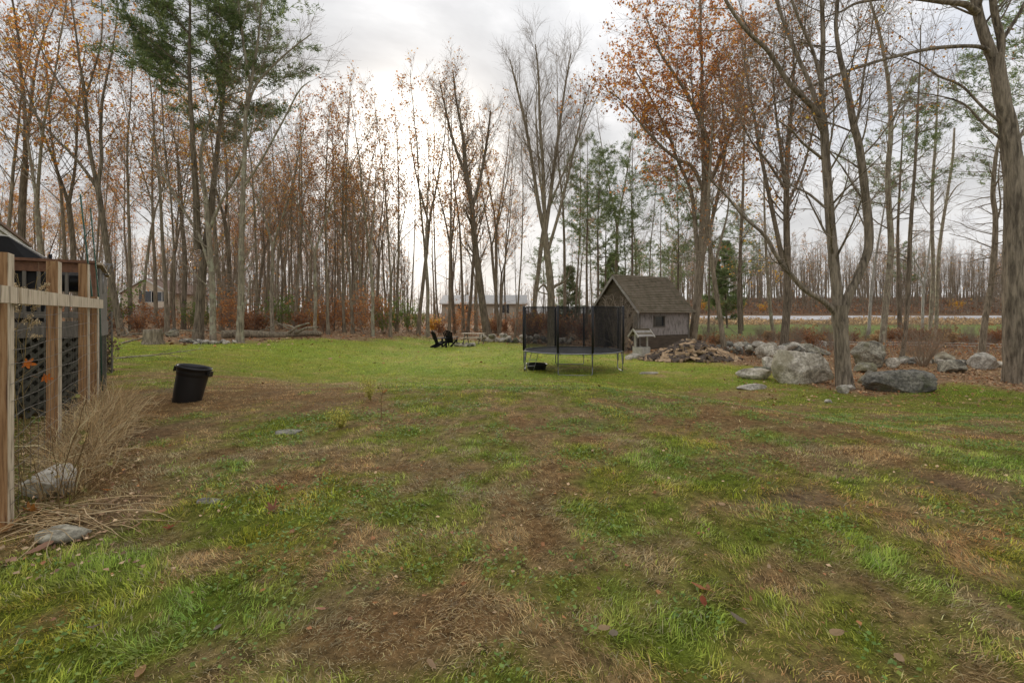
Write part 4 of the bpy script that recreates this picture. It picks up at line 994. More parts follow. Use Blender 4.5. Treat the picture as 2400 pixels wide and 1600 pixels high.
# ------------------------------------------------------------------ trampoline
def trampoline():
    ctr = Vector(((1341 - CX) / F * 18.6, 18.6, 0)); ctr.z = zg1(ctr.x, ctr.y)
    t = thing('trampoline', 'round trampoline with tall black safety net and thin metal legs', 'trampoline', tuple(ctr))
    Rr, hz_, top = 1.93, .76, 2.48
    n = 64; ring = [(Rr * math.cos(i / n * 2 * PI), Rr * math.sin(i / n * 2 * PI), hz_) for i in range(n + 1)]
    Geo().tube(ring, .024, 8, cap=False).obj('frame', M['steel'], t)
    Geo().lathe([(0.001, hz_ - .03), (.6, hz_ - .03), (1.2, hz_ - .02), (1.66, hz_)], 48).obj('mat', M['mat'], t)
    g = Geo()
    for i in range(72):
        a = i / 72 * 2 * PI; g.tube([(1.65 * math.cos(a), 1.65 * math.sin(a), hz_), (1.91 * math.cos(a), 1.91 * math.sin(a), hz_)], .008, 4, cap=False)
    g.obj('springs', M['steel'], t)
    Geo().lathe([(1.64, hz_ + .012), (1.70, hz_ + .03), (1.88, hz_ + .028), (1.95, hz_ + .012)], 48).obj('spring_pad', M['black_cloth'], t)
    rg = random.Random(3)
    for k in range(4):
        a0 = R(-112 + k * 90)
        a1 = a0 + R(36)
        p = []
        for a in (a0, a1): p.append((Rr * math.cos(a), Rr * math.sin(a)))
        rows = [(p[0][0], p[0][1], hz_), (p[0][0] * 1.02, p[0][1] * 1.02, .35), (p[0][0] * 1.02, p[0][1] * 1.02, .05), (p[0][0] * .97 + p[1][0] * .05, p[0][1] * .97 + p[1][1] * .05, .0),
                (p[1][0] * .97 + p[0][0] * .05, p[1][1] * .97 + p[0][1] * .05, .0), (p[1][0] * 1.02, p[1][1] * 1.02, .05), (p[1][0] * 1.02, p[1][1] * 1.02, .35), (p[1][0], p[1][1], hz_)]
        Geo().tube(rows, .021, 8).obj('leg', M['steel'], t)
        for a in (a0, a1):
            x, y = 1.99 * math.cos(a), 1.99 * math.sin(a)
            po = Geo().tube([(x, y, .30), (x, y, top + .02)], .017, 8).obj('net_pole', M['steel'], t)
            fo = Geo().tube([(x, y, hz_ + .03), (x * 1.005, y * 1.005, 1.6), (x, y, top)], .042, 10).obj('foam_sleeve', M['black_cloth'], po)
    # net, slightly drawn in between the poles
    seg = 96; v = []
    for z in np.linspace(hz_ + .03, top - .02, 9):
        for i in range(seg):
            a = i / seg * 2 * PI; r = 1.93 + .012 * math.sin(a * 31 + z * 4) + .008 * math.sin(a * 53 - z * 7) - .035 * (1 - abs(math.cos((a - R(-112)) * 4))) - .03 * math.sin((z - hz_) / (top - hz_) * PI); v.append((r * math.cos(a), r * math.sin(a), z))
    f = [[k * seg + i, k * seg + (i + 1) % seg, (k + 1) * seg + (i + 1) % seg, (k + 1) * seg + i] for k in range(8) for i in range(seg)]
    Geo().add(v, np.array(f)).obj('safety_net', M['net'], t)
    Geo().tube([(1.93 * math.cos(i / 48 * 2 * PI), 1.93 * math.sin(i / 48 * 2 * PI), top - .02) for i in range(49)], .014, 6, cap=False).obj('net_top_cord', M['black_cloth'], t)
    return ctr
TC = trampoline()
# ladder and tub under it
lp = Vector((TC.x - 1.62, TC.y - .75, 0)); lp.z = zg1(lp.x, lp.y)
t = thing('ladder', 'small metal step ladder hooked on the trampoline rim', 'ladder', tuple(lp))
for s in (-.13, .13): Geo().tube([(s - .1, -.05, -.02), (s + .12, .1, .74)], .012, 6).obj('rail', M['steel'], t)
for k in (.22, .45): Geo().bar((-.13 - .1 + .22 * k / .74, -.05 + .15 * k / .74, k), (.13 - .1 + .22 * k / .74, -.05 + .15 * k / .74, k), .05, .015).obj('step', M['steel'], t)
tp_ = hit(1258, 866)
t = thing('rubber_tub', 'low black rubber tub lying under the trampoline edge', 'tub', tuple(tp_), .3)
Geo().lathe([(.001, .03), (.30, .03), (.36, .10), (.39, .24), (.42, .25), (.42, .22), (.40, .2), (.37, .06), (.33, .0), (.001, .0)], 24).obj('basin', M['black_pl'], t)
Geo().tube([(.42, -.05, .2), (.48, -.04, .21), (.48, .04, .21), (.42, .05, .2)], .015, 6).obj('handle', M['black_pl'], t)

# ------------------------------------------------------------------ wishing well planter
wp = hit(1503, 834)
t = thing('wishing_well', 'small white wooden wishing well planter with shingled gable roof', 'garden ornament', tuple(wp), R(20))
hexr = .45
g = Geo(); hx = [(hexr * math.cos(R(60 * k)), hexr * math.sin(R(60 * k))) for k in range(6)]
for k in range(6):
    a, b_ = hx[k], hx[(k + 1) % 6]
    Geo().bar((a[0], a[1], .23), (b_[0], b_[1], .23), .035, .46).obj('side_panel', M['well_white'], t)
    Geo().bar((a[0] * .99, a[1] * .99, -.03), (a[0] * .99, a[1] * .99, .48), .06, .06).obj('corner_post', M['well_white'], t)
Geo().add([(x * .92, y * .92, .38) for x, y in hx], np.array([[0, 1, 2, 3, 4, 5]]), 0, None, False).obj('soil', plain('soil', (.06, .045, .035), None, 20), t)
for s in (-.36, .36): Geo().bar((s, 0, .30), (s, 0, 1.16), .075, .075).obj('upright', M['well_white'], t)
for sd_ in (-1, 1):
    for k in range(4):
        y0, y1 = .44 - k * .115, .44 - (k + 1) * .115 - .02; z0, z1 = 1.02 + k * .095, 1.02 + (k + 1) * .095 + .016
        g = Geo(); g.add([(-.52, sd_ * y0, z0), (.52, sd_ * y0, z0), (.52, sd_ * y1, z1), (-.52, sd_ * y1, z1), (-.52, sd_ * y0, z0 + .03), (.52, sd_ * y0, z0 + .03), (.52, sd_ * y1, z1 + .012), (-.52, sd_ * y1, z1 + .012)],
                         np.array([[0, 1, 2, 3], [4, 5, 6, 7], [0, 1, 5, 4], [1, 2, 6, 5], [2, 3, 7, 6], [3, 0, 4, 7]]), 0, None, False)
        g.obj('roof_shingle', M['shingle'] if k % 2 else M['trim_pale'], t)
    for x in (-.50, .50): Geo().bar((x, sd_ * .46, .99), (x, 0, 1.39), .04, .08).obj('rake_trim', M['well_white'], t)

# ------------------------------------------------------------------ firewood
def log_mesh(kind, seed):
    rg = random.Random(seed); L = rg.uniform(.42, .52); r = rg.uniform(.065, .10)
    if kind == 'round': prof = [(r * math.cos(i / 9 * 2 * PI), r * math.sin(i / 9 * 2 * PI), 1) for i in range(9)]
    else:
        span = {'half': 180, 'quarter': 100, 'third': 130}[kind]; r *= {'half': 1.15, 'quarter': 1.55, 'third': 1.3}[kind]
        k = 5; prof = [(r * math.cos(R(span * i / k)), r * math.sin(R(span * i / k)), 1) for i in range(k + 1)]
        if kind != 'half': prof.append((rg.uniform(-.01, .01), rg.uniform(-.01, .01), 0))
    cx = sum(p[0] for p in prof) / len(prof); cz = sum(p[1] for p in prof) / len(prof)
    prof = [(a - cx, b_ - cz, q) for a, b_, q in prof]; n = len(prof)
    v = [(x * rg.uniform(.93, 1.05), -L / 2 + rg.uniform(-.015, .015), z) for x, z, _ in prof] + [(x * rg.uniform(.93, 1.05), L / 2 + rg.uniform(-.015, .015), z) for x, z, _ in prof]
    g = Geo(); g.add(v, [np.array([list(range(n))]), np.array([list(range(n, 2 * n))[::-1]])], 2, None, False)
    off = g.n - 2 * n
    for i in range(n):
        j = (i + 1) % n
        isb = prof[i][2] and prof[j][2] and (kind == 'round' or i < n - (1 if kind == 'half' else 2))
        g.f.append((np.array([[off + i, off + n + i, off + n + j, off + j]]), 1 if isb else 0, False))
    me = g.mesh('split_log')
    for k in ('split', 'logbark', 'end'): me.materials.append(M[k])
    return me
LOGS = [log_mesh(k, 40 + i) for i, k in enumerate(['quarter', 'half', 'quarter', 'round', 'third', 'quarter', 'half', 'round', 'third', 'quarter'])]
def wood_heap(c, ax, ay, hgt, rot, n, label, group, seed, mind=.15):
    rg = random.Random(seed); pts = []
    for shell, (k, cnt_) in enumerate(((1.0, n), (.78, int(n * .5)))):
        tries = 0; got = []
        while len(got) < cnt_ and tries < 9000:
            tries += 1
            u = rg.uniform(-1, 1); w = rg.uniform(-1, 1); r2 = u * u + w * w
            if r2 > 1: continue
            x = u * ax * (.9 + .1 * k); y = w * ay * (.9 + .1 * k)
            h = hgt * k * (1 - r2 ** .85) * (1 + .22 * math.sin(u * 4 + 1.3) * (1 - r2))
            p = Vector((x, y, max(.05, h)))
            if any((p - q).length < mind for q in got): continue
            got.append(p)
        pts += got
    for p in pts:
        o = bpy.data.objects.new('split_log', rg.choice(LOGS)); C.objects.link(o)
        x = c.x + p.x * math.cos(rot) - p.y * math.sin(rot); y = c.y + p.x * math.sin(rot) + p.y * math.cos(rot)
        o.location = (x, y, zg1(x, y) + p.z)
        rad = Vector((p.x / ax ** 2, p.y / ay ** 2, 0)); 
        yaw = rg.uniform(0, PI * 2); slope = -math.atan2(hgt * 1.1, (ax + ay) / 2) * math.cos(yaw + PI / 2 - (math.atan2(rad.y, rad.x) + rot))
        o.rotation_euler = (slope * .8 + rg.gauss(0, .16), rg.uniform(0, 6.28), yaw); o.rotation_mode = 'YXZ'
        s = rg.uniform(.85, 1.2); o.scale = (s, s, s)
        tag(o, label, 'firewood', group)
wood_heap(Vector((8.55, 22.6, 0)), 2.35, 1.35, .74, .02, 235, 'split firewood log in the big heap in front of the shed', 'firewood logs heaped by the shed', 9, .13)
wp2 = hit(1476, 822)
wood_heap(wp2 + Vector((0, .8, 0)), .62, .45, .55, 0, 26, 'split log in the small pile behind the wishing well', 'firewood logs behind the wishing well', 10, .13)

# ------------------------------------------------------------------ bin
bp = hit(414, 946)
t = thing('trash_bin', 'black plastic round trash bin leaning over on the lawn', 'trash bin', (bp.x, bp.y + .22, bp.z - .05))
t.rotation_euler = (R(-3), R(11), 0); t.scale = (.86, .86, .93)
ro, ri = [], []
Geo().lathe([(.001, .02), (.215, .02), (.228, .0), (.235, .02), (.242, .06), (.258, .30), (.270, .52), (.273, .545), (.279, .55), (.281, .60), (.284, .655), (.30, .658), (.306, .668), (.306, .690), (.298, .697), (.282, .69), (.272, .64), (.262, .5), (.236, .06), (.22, .035), (.001, .035)], 48).obj('bin_body', M['black_pl'], t)
for s in (0, PI):
    g = Geo(); g.box(.285, .335, -.07, .07, .60, .655); g.box(.315, .335, -.07, .07, .56, .60)
    h = g.obj('handle', M['black_pl'], t); h.rotation_euler = (0, 0, s + .1)
for k in range(3): pass

# ------------------------------------------------------------------ chairs, picnic table, fire ring
def chair(px, py, rz, label):
    p = hit(px, py); t = thing('adirondack_chair', label, 'chair', tuple(p), rz, 'garden chairs at the fire ring')
    K = 1.12
    def B(nm, a, b_, w, h): Geo().bar(tuple(q * K for q in a), tuple(q * K for q in b_), w * K, h * K).obj(nm, M['black_paint'], t)
    for s in (-.28, .28):
        B('front_leg', (.30, s, 0), (.30, s, .55), .10, .03); B('rear_leg', (.34, s * .86, .36), (-.46, s * .86, .0), .03, .12)
        B('armrest', (.40, s * 1.12, .56), (-.38, s * 1.05, .52), .14, .025)
    for k in range(6): x = .34 - k * .095; B('seat_slat', (x, -.27, .385 - k * .034), (x, .27, .385 - k * .034), .08, .02)
    for k in range(6):
        y = (k - 2.5) * .092; top = .98 - .03 * abs(k - 2.5) ** 1.5
        B('back_slat', (-.14, y * .86, .20), (-.14 - .42 * (top - .2), y * 1.18, top), .082, .02)
    B('back_rail', (-.27, -.3, .50), (-.27, .3, .50), .03, .08)
chair(1030, 814, R(33), 'black wooden garden chair seen side-on beside the fire ring')
chair(1056, 811, R(70), 'black wooden garden chair turned away beside the fire ring')
tpn = hit(1108, 806)
t = thing('picnic_table', 'weathered pale picnic table with attached benches near the fire ring', 'table', tuple(tpn + Vector((0, .6, 0))), R(-12))
for k in range(5): Geo().box(-.85, .85, -.36 + k * .146, -.36 + k * .146 + .138, .72, .755).obj('tabletop_plank', M['pale_wood'], t)
for s in (-1, 1):
    for k in range(2): Geo().box(-.85, .85, s * .62 + k * .145 - .14, s * .62 + k * .145 - .005, .42, .455).obj('bench_plank', M['pale_wood'], t)
    for x in (-.58, .58): Geo().bar((x, s * .26, .72), (x, s * .66, .0), .04, .10).obj('leg', M['grey_wood'], t)
for x in (-.53, .53): Geo().box(x - .02, x + .02, -.76, .76, .33, .42).obj('crossbeam', M['grey_wood'], t)
fp = hit(1090, 811)
t = thing('fire_ring', 'low ring of grey stones round an ash pit beside the black chairs', 'fire pit', tuple(fp))
rg = random.Random(2)
for k in range(13):
    a = k / 13 * 2 * PI; o = bpy.data.objects.new('stone', rg.choice(STM)); C.objects.link(o); o.parent = t
    o.location = (math.cos(a) * .62, math.sin(a) * .62, .08); s = rg.uniform(.30, .40); o.scale = (s, s, s * 1.2); o.rotation_euler = (0, 0, rg.uniform(0, 6))
Geo().lathe([(.001, .06), (.4, .05), (.6, .0)], 20).obj('ash', plain('ash', (.10, .095, .09), (.04, .038, .036), 9), t)

# ------------------------------------------------------------------ fence, deck, house at the left
U = Vector((-.557, .830, 0)).normalized(); V = Vector((.830, .557, 0)).normalized()
def lframe(o, p, su=U, sv=V):   # local x = along U (away), local y = -V (leftwards)
    o.matrix_world = Matrix(((su.x, -sv.x, 0, p.x), (su.y, -sv.y, 0, p.y), (0, 0, 1, p.z), (0, 0, 0, 1)))
f0 = Vector((-3.47, 3.26, .72))
t = thing('wire_fence', 'cedar post and pale rail fence with wire mesh along the garden', 'fence'); lframe(t, f0); bpy.context.view_layer.update()
tops = [1.90, 1.97, 2.07, 1.70]; sx = [0, 1.40, 2.82, 3.45]
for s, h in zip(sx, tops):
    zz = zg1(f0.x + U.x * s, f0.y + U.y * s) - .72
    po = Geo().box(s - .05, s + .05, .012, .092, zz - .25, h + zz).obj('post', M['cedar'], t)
    Geo().box(s - .052, s + .057, .004, .0115, zz - .2, h + zz - .004).obj('pale_face', M['pale_wood'], po)  # thin pale facing on the lawn side of each post
for a, b_ in zip(sx[:-1], sx[1:]): Geo().box(a + .002, b_ - .002, -.045, -.006, 1.55, 1.66).obj('rail', M['pale_wood'], t)
Geo().box(-2.2, -.06, -.045, -.006, 1.55, 1.66).obj('rail', M['pale_wood'], t)
g = Geo()
for k in range(13):
    z = .04 + k * .12; g.tube([(s, -.012 + .012 * math.sin(s * 5 + k), z + .012 * math.sin(s * 3.1 + k * 2.3)) for s in np.linspace(-.05, 3.45, 30)], .0019, 4, cap=False)
for s in np.arange(0.1, 3.45, .15): g.tube([(s + .01 * math.sin(k * 2 + s * 9), -.012 + .01 * math.sin(s * 7), k) for k in np.linspace(0, 1.52, 6)], .0013, 4, cap=False)
g.obj('wire_mesh', M['wire'], t)

D0 = Vector((-6.2, 7.0, .72)); FL = 1.36     # deck corner on the ground, deck floor height
t = thing('deck', 'raised wooden deck with brown railing and lattice skirting beside the house', 'deck'); lframe(t, D0); bpy.context.view_layer.update()
rail_top = 2.98 - .72
def dbox(nm, x0, x1, y0, y1, z0, z1, mat, par=None): return Geo().box(x0, x1, y0, y1, z0, z1).obj(nm, M[mat], par or t)
for k in range(10): dbox('floor_board', .0, .76, k * .146 + .02, k * .146 + .16, FL - .03, FL, 'grey_wood')
for k in range(11): dbox('backing_board', .74, .76, k * .14 + .01, k * .14 + .145, -.1, FL - .035, 'lattice')  # boards added behind the lattice to keep its gaps dark
dbox('rim_joist', -.04, -.002, 0, 1.5, FL - .22, FL, 'grey_wood'); dbox('rim_joist', -.04, .78, -.042, -.004, FL - .22, FL, 'grey_wood')
dbox('cap_rail', -.07, .07, .0, 1.5, rail_top - .04, rail_top, 'deck_brown'); dbox('top_rail', -.02, .02, .06, 1.5, rail_top - .18, rail_top - .045, 'deck_brown')
dbox('bottom_rail', -.02, .02, .06, 1.5, FL + .06, FL + .15, 'grey_wood')
for k in range(9): dbox('baluster', -.018, .018, .16 + k * .146, .16 + k * .146 + .036, FL + .15, rail_top - .182, 'grey_wood')
for y in (0.0, 1.42): dbox('rail_post', -.05, .04, y, y + .09, -.1, rail_top - .045, 'deck_brown')
# side railing panel of vertical boards, its cap falling away
for k in range(6):
    x0 = .06 + k * .12; dbox('side_board', x0, x0 + .112, -.03, -.008, FL + .002, rail_top - .10 - k * .022, 'grey_wood')
Geo().bar((.02, -.02, rail_top - .03), (.80, -.02, rail_top - .17), .09, .035).obj('side_cap', M['pale_wood'], t)
# lattice
for d_ in (1, -1):
    k = -1.2
    while k < 1.3:
        z0, z1 = .02, FL - .23; y0, y1 = k, k + (z1 - z0) * .9
        if d_ < 0: y0, y1 = y1, y0
        # clip to 0..3.2
        za, zb = z0, z1; ya, yb = y0, y1
        if ya < 0: za = z0 + (0 - ya) / (yb - ya) * (z1 - z0); ya = 0
        if yb < 0: zb = z0 + (0 - y0) / (y1 - y0) * (z1 - z0); yb = 0
        if max(ya, yb) > 0.02 and min(ya, yb) < 1.5 and zb > za: Geo().bar((-.02 + .011 * d_, ya, za), (-.02 + .011 * d_, yb, zb), .045, .008, up=(1, 0, 0)).obj('lattice_slat', M['lattice'], t)
        k += .135
for k in range(6): dbox('lattice_slat', .02 + k * .13, .06 + k * .13, -.03, -.02, .0, FL - .225, 'lattice')
# covered grill and open grill on the deck
def on_deck(y, x): q = D0 + U * x - V * y; return Vector((q.x, q.y, .72 + FL))
q = on_deck(1.10, .42); t2 = thing('covered_grill', 'large grill under a black fitted cover on the deck', 'grill', (0, 0, 0)); lframe(t2, q)
prof = [(-.52, 0), (-.54, .55), (-.50, .92), (-.16, 1.19), (0, 1.22), (.28, 1.19), (.36, .95), (.38, .5), (.38, 0)]
v = [(-.32 - .03 * (i % 2), y, z) for i, (y, z) in enumerate(prof)] + [(.32, y, z) for y, z in prof]; n = len(prof)
Geo().add(v, [np.array([list(range(n))]), np.array([list(range(n, 2 * n))[::-1]]), np.array([[i, n + i, n + i + 1, i + 1] for i in range(n - 1)])], 0, None, False).obj('cover', M['black_cloth'], t2)
Geo().tube([(-.36, -.53, .93), (-.36, -.17, 1.20), (-.36, .30, 1.2)], .008, 5).obj('drawcord', M['white'], t2)
q = on_deck(.36, .42); t2 = thing('barrel_grill', 'black barrel grill with pale trim behind the deck balusters', 'grill'); lframe(t2, q)
g = Geo().lathe([(.001, -.24), (.15, -.24), (.17, -.2), (.17, .2), (.15, .24), (.001, .24)], 20); 
gr = g.obj('barrel', M['black_pl'], t2); gr.location = (0, 0, .62); gr.rotation_euler = (R(90), 0, 0)
Geo().box(-.18, -.17, -.22, .22, .70, .73).obj('lid_trim', M['steel'], t2); Geo().box(-.2, .0, -.2, .2, .30, .33).obj('shelf', M['steel'], t2)
for a in ((-.12, -.18), (.12, -.18), (-.12, .18), (.12, .18)): Geo().tube([(a[0], a[1], 0), (a[0] * .8, a[1], .5)], .014, 6).obj('leg', M['black_paint'], t2)
q = on_deck(.60, .55); t2 = thing('torch_pole', 'short black pole standing up behind the deck railing', 'pole', tuple(q)); Geo().tube([(0, 0, 0), (0, 0, 1.02)], .02, 8).obj('pole', M['black_paint'], t2); Geo().tube([(0, 0, -.0), (0, 0, .02)], .10, 12).obj('base', M['black_paint'], t2)
# green garden poles with a little bracket tray at the deck corner
pb = at(228, 735 + 20, 6.75); pb.z = zg1(pb.x, pb.y)
t2 = thing('trellis_poles', 'pair of thin green metal poles leaning at the deck corner', 'trellis', tuple(pb))
a1 = at(188, 455, 6.75) - pb; a2 = at(212, 488, 6.75) - pb
Geo().tube([(0, 0, -.1), tuple(a1 * .5 + Vector((.06, 0, .0))), tuple(a1)], .011, 7).obj('pole', M['green_metal'], t2); Geo().tube([(.06, .02, -.1), tuple(a2 * .5 + Vector((.09, 0, 0))), tuple(a2)], .009, 7).obj('pole', M['green_metal'], t2)
Geo().bar(tuple(a1 * .8), tuple(a2 * .9), .008, .008).obj('brace', M['green_metal'], t2)
tb = at(241, 643, 7.3); t2 = thing('bracket_tray', 'small flared wire tray fixed on the deck corner rail', 'tray', tuple(tb))
g = Geo(); q0 = [(-.04, -.04), (.06, -.04), (.06, .06), (-.04, .06)]; q1 = [(-.10, -.08), (.11, -.08), (.11, .10), (-.10, .10)]
for k in range(4):
    j = (k + 1) % 4
    for z, qq in ((0, q0), (.16, q1)): g.tube([(*qq[k], z), (*qq[j], z)], .005, 5)
    g.tube([(*q0[k], 0), (*q1[k], .16)], .004, 5); g.tube([((q0[k][0] + q0[j][0]) / 2, (q0[k][1] + q0[j][1]) / 2, 0), ((q1[k][0] + q1[j][0]) / 2, (q1[k][1] + q1[j][1]) / 2, .16)], .003, 5)
g.obj('wire_frame', M['steel'], t2); Geo().tube([(0, 0, -.30), (0, 0, .0)], .008, 6).obj('stem', M['steel'], t2)
# lattice column with dried vine beyond the deck
vb = hit(251, 874); t2 = thing('vine_trellis', 'narrow lattice trellis overgrown with a dried brown vine', 'trellis', tuple(vb))
hh = (874 - 729) * vb.y / F
for x in (-.12, .12): Geo().bar((x, 0, -.1), (x, 0, hh), .035, .035).obj('upright', M['grey_wood'], t2)
k = 0.0
while k < hh - .25:
    Geo().bar((-.12, -.015, k), (.12, -.015, k + .24), .03, .008, up=(0, 1, 0)).obj('slat', M['lattice'], t2); Geo().bar((.12, .015, k), (-.12, .015, k + .24), .03, .008, up=(0, 1, 0)).obj('slat', M['lattice'], t2); k += .16
T = Tree(71); LV = []
for k in range(14): T.put(T.path(np.array((T.r.normal() * .1, -.03, 0.0)), np.array((T.r.normal() * .15, T.r.normal() * .1, 1)), hh * T.r.uniform(.5, 1.02), 10, .22, .05, .008, .004), 3)
c = Geo(); tubes(c, T.lev[3], 4, 0); LF = T.leaves(T.lev[3], 26, .07, [(.13, .09, .06), (.20, .14, .09), (.26, .19, .12), (.09, .06, .04)], .05, .05); c.add(LF[0], LF[1], 1, LF[2], False); c.obj('dried_vine', [M['twig'], M['leaf']], t2)

# house end at the left edge: its low roof falls away from us, only the white rake and soffit show
H0 = Vector((-9.78, 9.5, .72)) - U * .30 - V * .36; t = thing('house', 'pale-sided house with white eave trim rising beside the deck', 'house'); lframe(t, H0); bpy.context.view_layer.update()
def rz_(x): return 3.58 - .72 - .10 * x
def hslab(nm, x0, x1, y0, y1, d0, d1, mt):
    v = [(x, y, rz_(x) + d) for d in (d0, d1) for (x, y) in ((x0, y0), (x1, y0), (x1, y1), (x0, y1))]
    Geo().add(v, np.array([[0, 3, 2, 1], [4, 5, 6, 7], [0, 1, 5, 4], [1, 2, 6, 5], [2, 3, 7, 6], [3, 0, 4, 7]]), 0, None, False).obj(nm, M[mt], t)
hslab('roof', -8, .34, -.40, 6, .003, .05, 'roof_brown'); hslab('rake_fascia', -8, .30, -.35, -.32, -.20, .0, 'white'); hslab('rake_trim', -8, .32, -.375, -.352, -.08, .0, 'white'); hslab('soffit', -8, .28, -.318, -.004, -.19, -.165, 'white')
hslab('eave_fascia', .282, .31, -.318, 6, -.20, .0, 'white')
for k in range(22):
    z0 = -.1 + k * .15; x1 = 0
    xa = -8 if z0 + .15 < rz_(0) - .19 else -8
    xe = 0 if z0 + .15 < rz_(0) - .2 else (rz_(0) - .2 - z0 - .15) / .10
    if xe > -7.5: Geo().box(-8, xe, 0, .03, z0, z0 + .146).obj('siding_board', M['beige'], t)
Geo().box(-7.9, -.01, .032, 5.9, -.1, rz_(0) - .21).obj('wall_core', M['beige'], t)

# ------------------------------------------------------------------ far houses
def far_house(name, label, px0, px1, eave, ridge, d, depth, wallm, roofm, wins, gable_front=False):
    x0 = (px0 - CX) / F * d; x1 = (px1 - CX) / F * d; zb = min(zg1(x0, d), zg1(x1, d)) - .3; ze = EYE + (HY - eave) / F * d; zr = EYE + (HY - ridge) / F * d
    t = thing(name, label, 'house', ((x0 + x1) / 2, d, zb)); w = x1 - x0; E = ze - zb; Rz = zr - zb
    Geo().box(-w / 2, w / 2, 0, depth, 0, E).obj('wall', M[wallm], t)
    if gable_front:
        for yq in (0, depth): Geo().add([(-w / 2, yq, E), (w / 2, yq, E), (0, yq, Rz - .1)], np.array([[0, 1, 2]]), 0, None, False).obj('gable', M[wallm], t)
        for s in (-1, 1):
            v = [(s * (w / 2 + .5), -.4, E - .35), (0, -.4, Rz), (0, depth + .4, Rz), (s * (w / 2 + .5), depth + .4, E - .35)]; v += [(a, b_, c_ + .18) for a, b_, c_ in v]
            Geo().add(v, np.array([[0, 1, 2, 3], [4, 5, 6, 7], [0, 1, 5, 4], [1, 2, 6, 5], [2, 3, 7, 6], [3, 0, 4, 7]]), 0, None, False).obj('roof', M[roofm], t)
            Geo().bar((s * (w / 2 + .5), -.42, E - .30), (0, -.42, Rz + .06), .03, .22).obj('rake_board', M['white'], t)
    else:
        for s in (0, 1):
            ya, yb = (-.5, depth / 2) if s == 0 else (depth + .5, depth / 2)
            v = [(-w / 2 - .4, ya, E - .1), (w / 2 + .4, ya, E - .1), (w / 2 + .4, yb, Rz), (-w / 2 - .4, yb, Rz)]; v += [(a, b_, c_ + .15) for a, b_, c_ in v]
            Geo().add(v, np.array([[0, 1, 2, 3], [4, 5, 6, 7], [0, 1, 5, 4], [1, 2, 6, 5], [2, 3, 7, 6], [3, 0, 4, 7]]), 0, None, False).obj('roof', M[roofm], t)
        for s in (-1, 1): Geo().add([(s * w / 2, 0, E), (s * w / 2, depth, E), (s * w / 2, depth / 2, Rz - .1)], np.array([[0, 1, 2]]), 0, None, False).obj('gable', M[wallm], t)
        Geo().box(-w / 2 - .4, w / 2 + .4, -.56, -.51, E - .16, E + .04).obj('fascia', M['white'], t)
    for (wx, wy, ww, wh) in wins:
        X0 = (wx - CX) / F * d - (x0 + x1) / 2; Z0 = EYE + (HY - wy) / F * d - zb
        wf = Geo().box(X0 - ww / 2 - .1, X0 + ww / 2 + .1, -.06, -.003, Z0 - wh / 2 - .1, Z0 + wh / 2 + .1).obj('window', M['white'], t)
        Geo().box(X0 - ww / 2, X0 + ww / 2, -.075, -.062, Z0 - wh / 2, Z0 + wh / 2).obj('pane', M['glass'], wf)
        for s in (-1, 1): Geo().box(X0 + s * (ww / 2 + .38) - .24, X0 + s * (ww / 2 + .38) + .24, -.05, -.003, Z0 - wh / 2 - .05, Z0 + wh / 2 + .05).obj('shutter', M['glass'], wf)
    return t
far_house('ranch_house', 'long beige ranch house with pale grey roof seen through the trunks', 1035, 1232, 711, 691, 88, 9, 'beige', 'roof_grey', [(1178, 724, 1.2, 1.5), (1090, 724, 1.2, 1.5)])
far_house('neighbour_house', 'cream gabled house with brown roof among the trees beside the deck', 286, 398, 684, 654, 74, 9, 'cream', 'roof_brown', [(345, 695, 1.3, 1.7), (372, 695, 1.0, 1.4)], True)
hp_ = at(335, 728, 70); zz = zg1(hp_.x, 70)
t = thing('pool', 'white-sided above-ground pool in front of the gabled neighbour house', 'pool', (hp_.x, 70, zz))
Geo().lathe([(2.6, 0), (2.6, EYE + (HY - 722) / F * 70 - zz), (2.72, EYE + (HY - 722) / F * 70 - zz + .02), (2.72, EYE + (HY - 721) / F * 70 - zz + .04), (2.5, EYE + (HY - 721) / F * 70 - zz + .03), (.001, EYE + (HY - 723) / F * 70 - zz)], 40).obj('pool_wall', M['white'], t)
tk = at(1166, 737, 84); zz = zg1(tk.x, 84); t = thing('gas_tank', 'white domed gas tank beside the ranch house wall', 'tank', (tk.x, 84, zz))
Geo().lathe([(.001, .3), (.6, .3), (.75, .6), (.75, 1.9), (.6, 2.25), (.001, 2.35)], 20).obj('tank', M['white'], t); Geo().box(-.5, .5, -.4, .4, -.2, .32).obj('base', M['rock'], t)

# ------------------------------------------------------------------ stump, fallen log, branches
sp_ = hit(343, 808); t = thing('tree_stump', 'wide old weathered stump at the lawn edge by the leaf pile', 'stump', tuple(sp_ + Vector((0, .4, 0))))
s = sp_.y / F; rr = 19 * s; hh = 36 * s
pts = [(0, 0, -.15), (0, 0, .05), (0, 0, hh * .3), (0, 0, hh * .7), (0, 0, hh)]
Geo().tube(pts, [rr * 1.35, rr * 1.2, rr * 1.02, rr * .98, rr * .95], 30, cap=True, rough=.05, seed=3).obj('stump', M['bark'], t)
a, b_ = hit(520, 792), hit(752, 789)
t = thing('fallen_log', 'long grey fallen log lying along the wood edge', 'log', tuple(a)); dv = b_ - a
pts = [dv * k + Vector((0, 0, .17 + .04 * math.sin(k * 9))) for k in np.linspace(0, 1, 14)]
Geo().tube(pts, np.linspace(.23, .15, 14), 12, rough=.05).obj('trunk', M['bark'], t)
for k, q in ((.62, (1.3, .2, .7)), (.75, (1.6, -.3, .45)), (.8, (-1.2, .4, .55))): Geo().tube([pts[int(k * 13)], pts[int(k * 13)] + Vector(q) * .5 + Vector((0, 0, .15)), pts[int(k * 13)] + Vector(q)], [.10, .07, .04], 7).obj('broken_branch', M['bark_pale'], t)
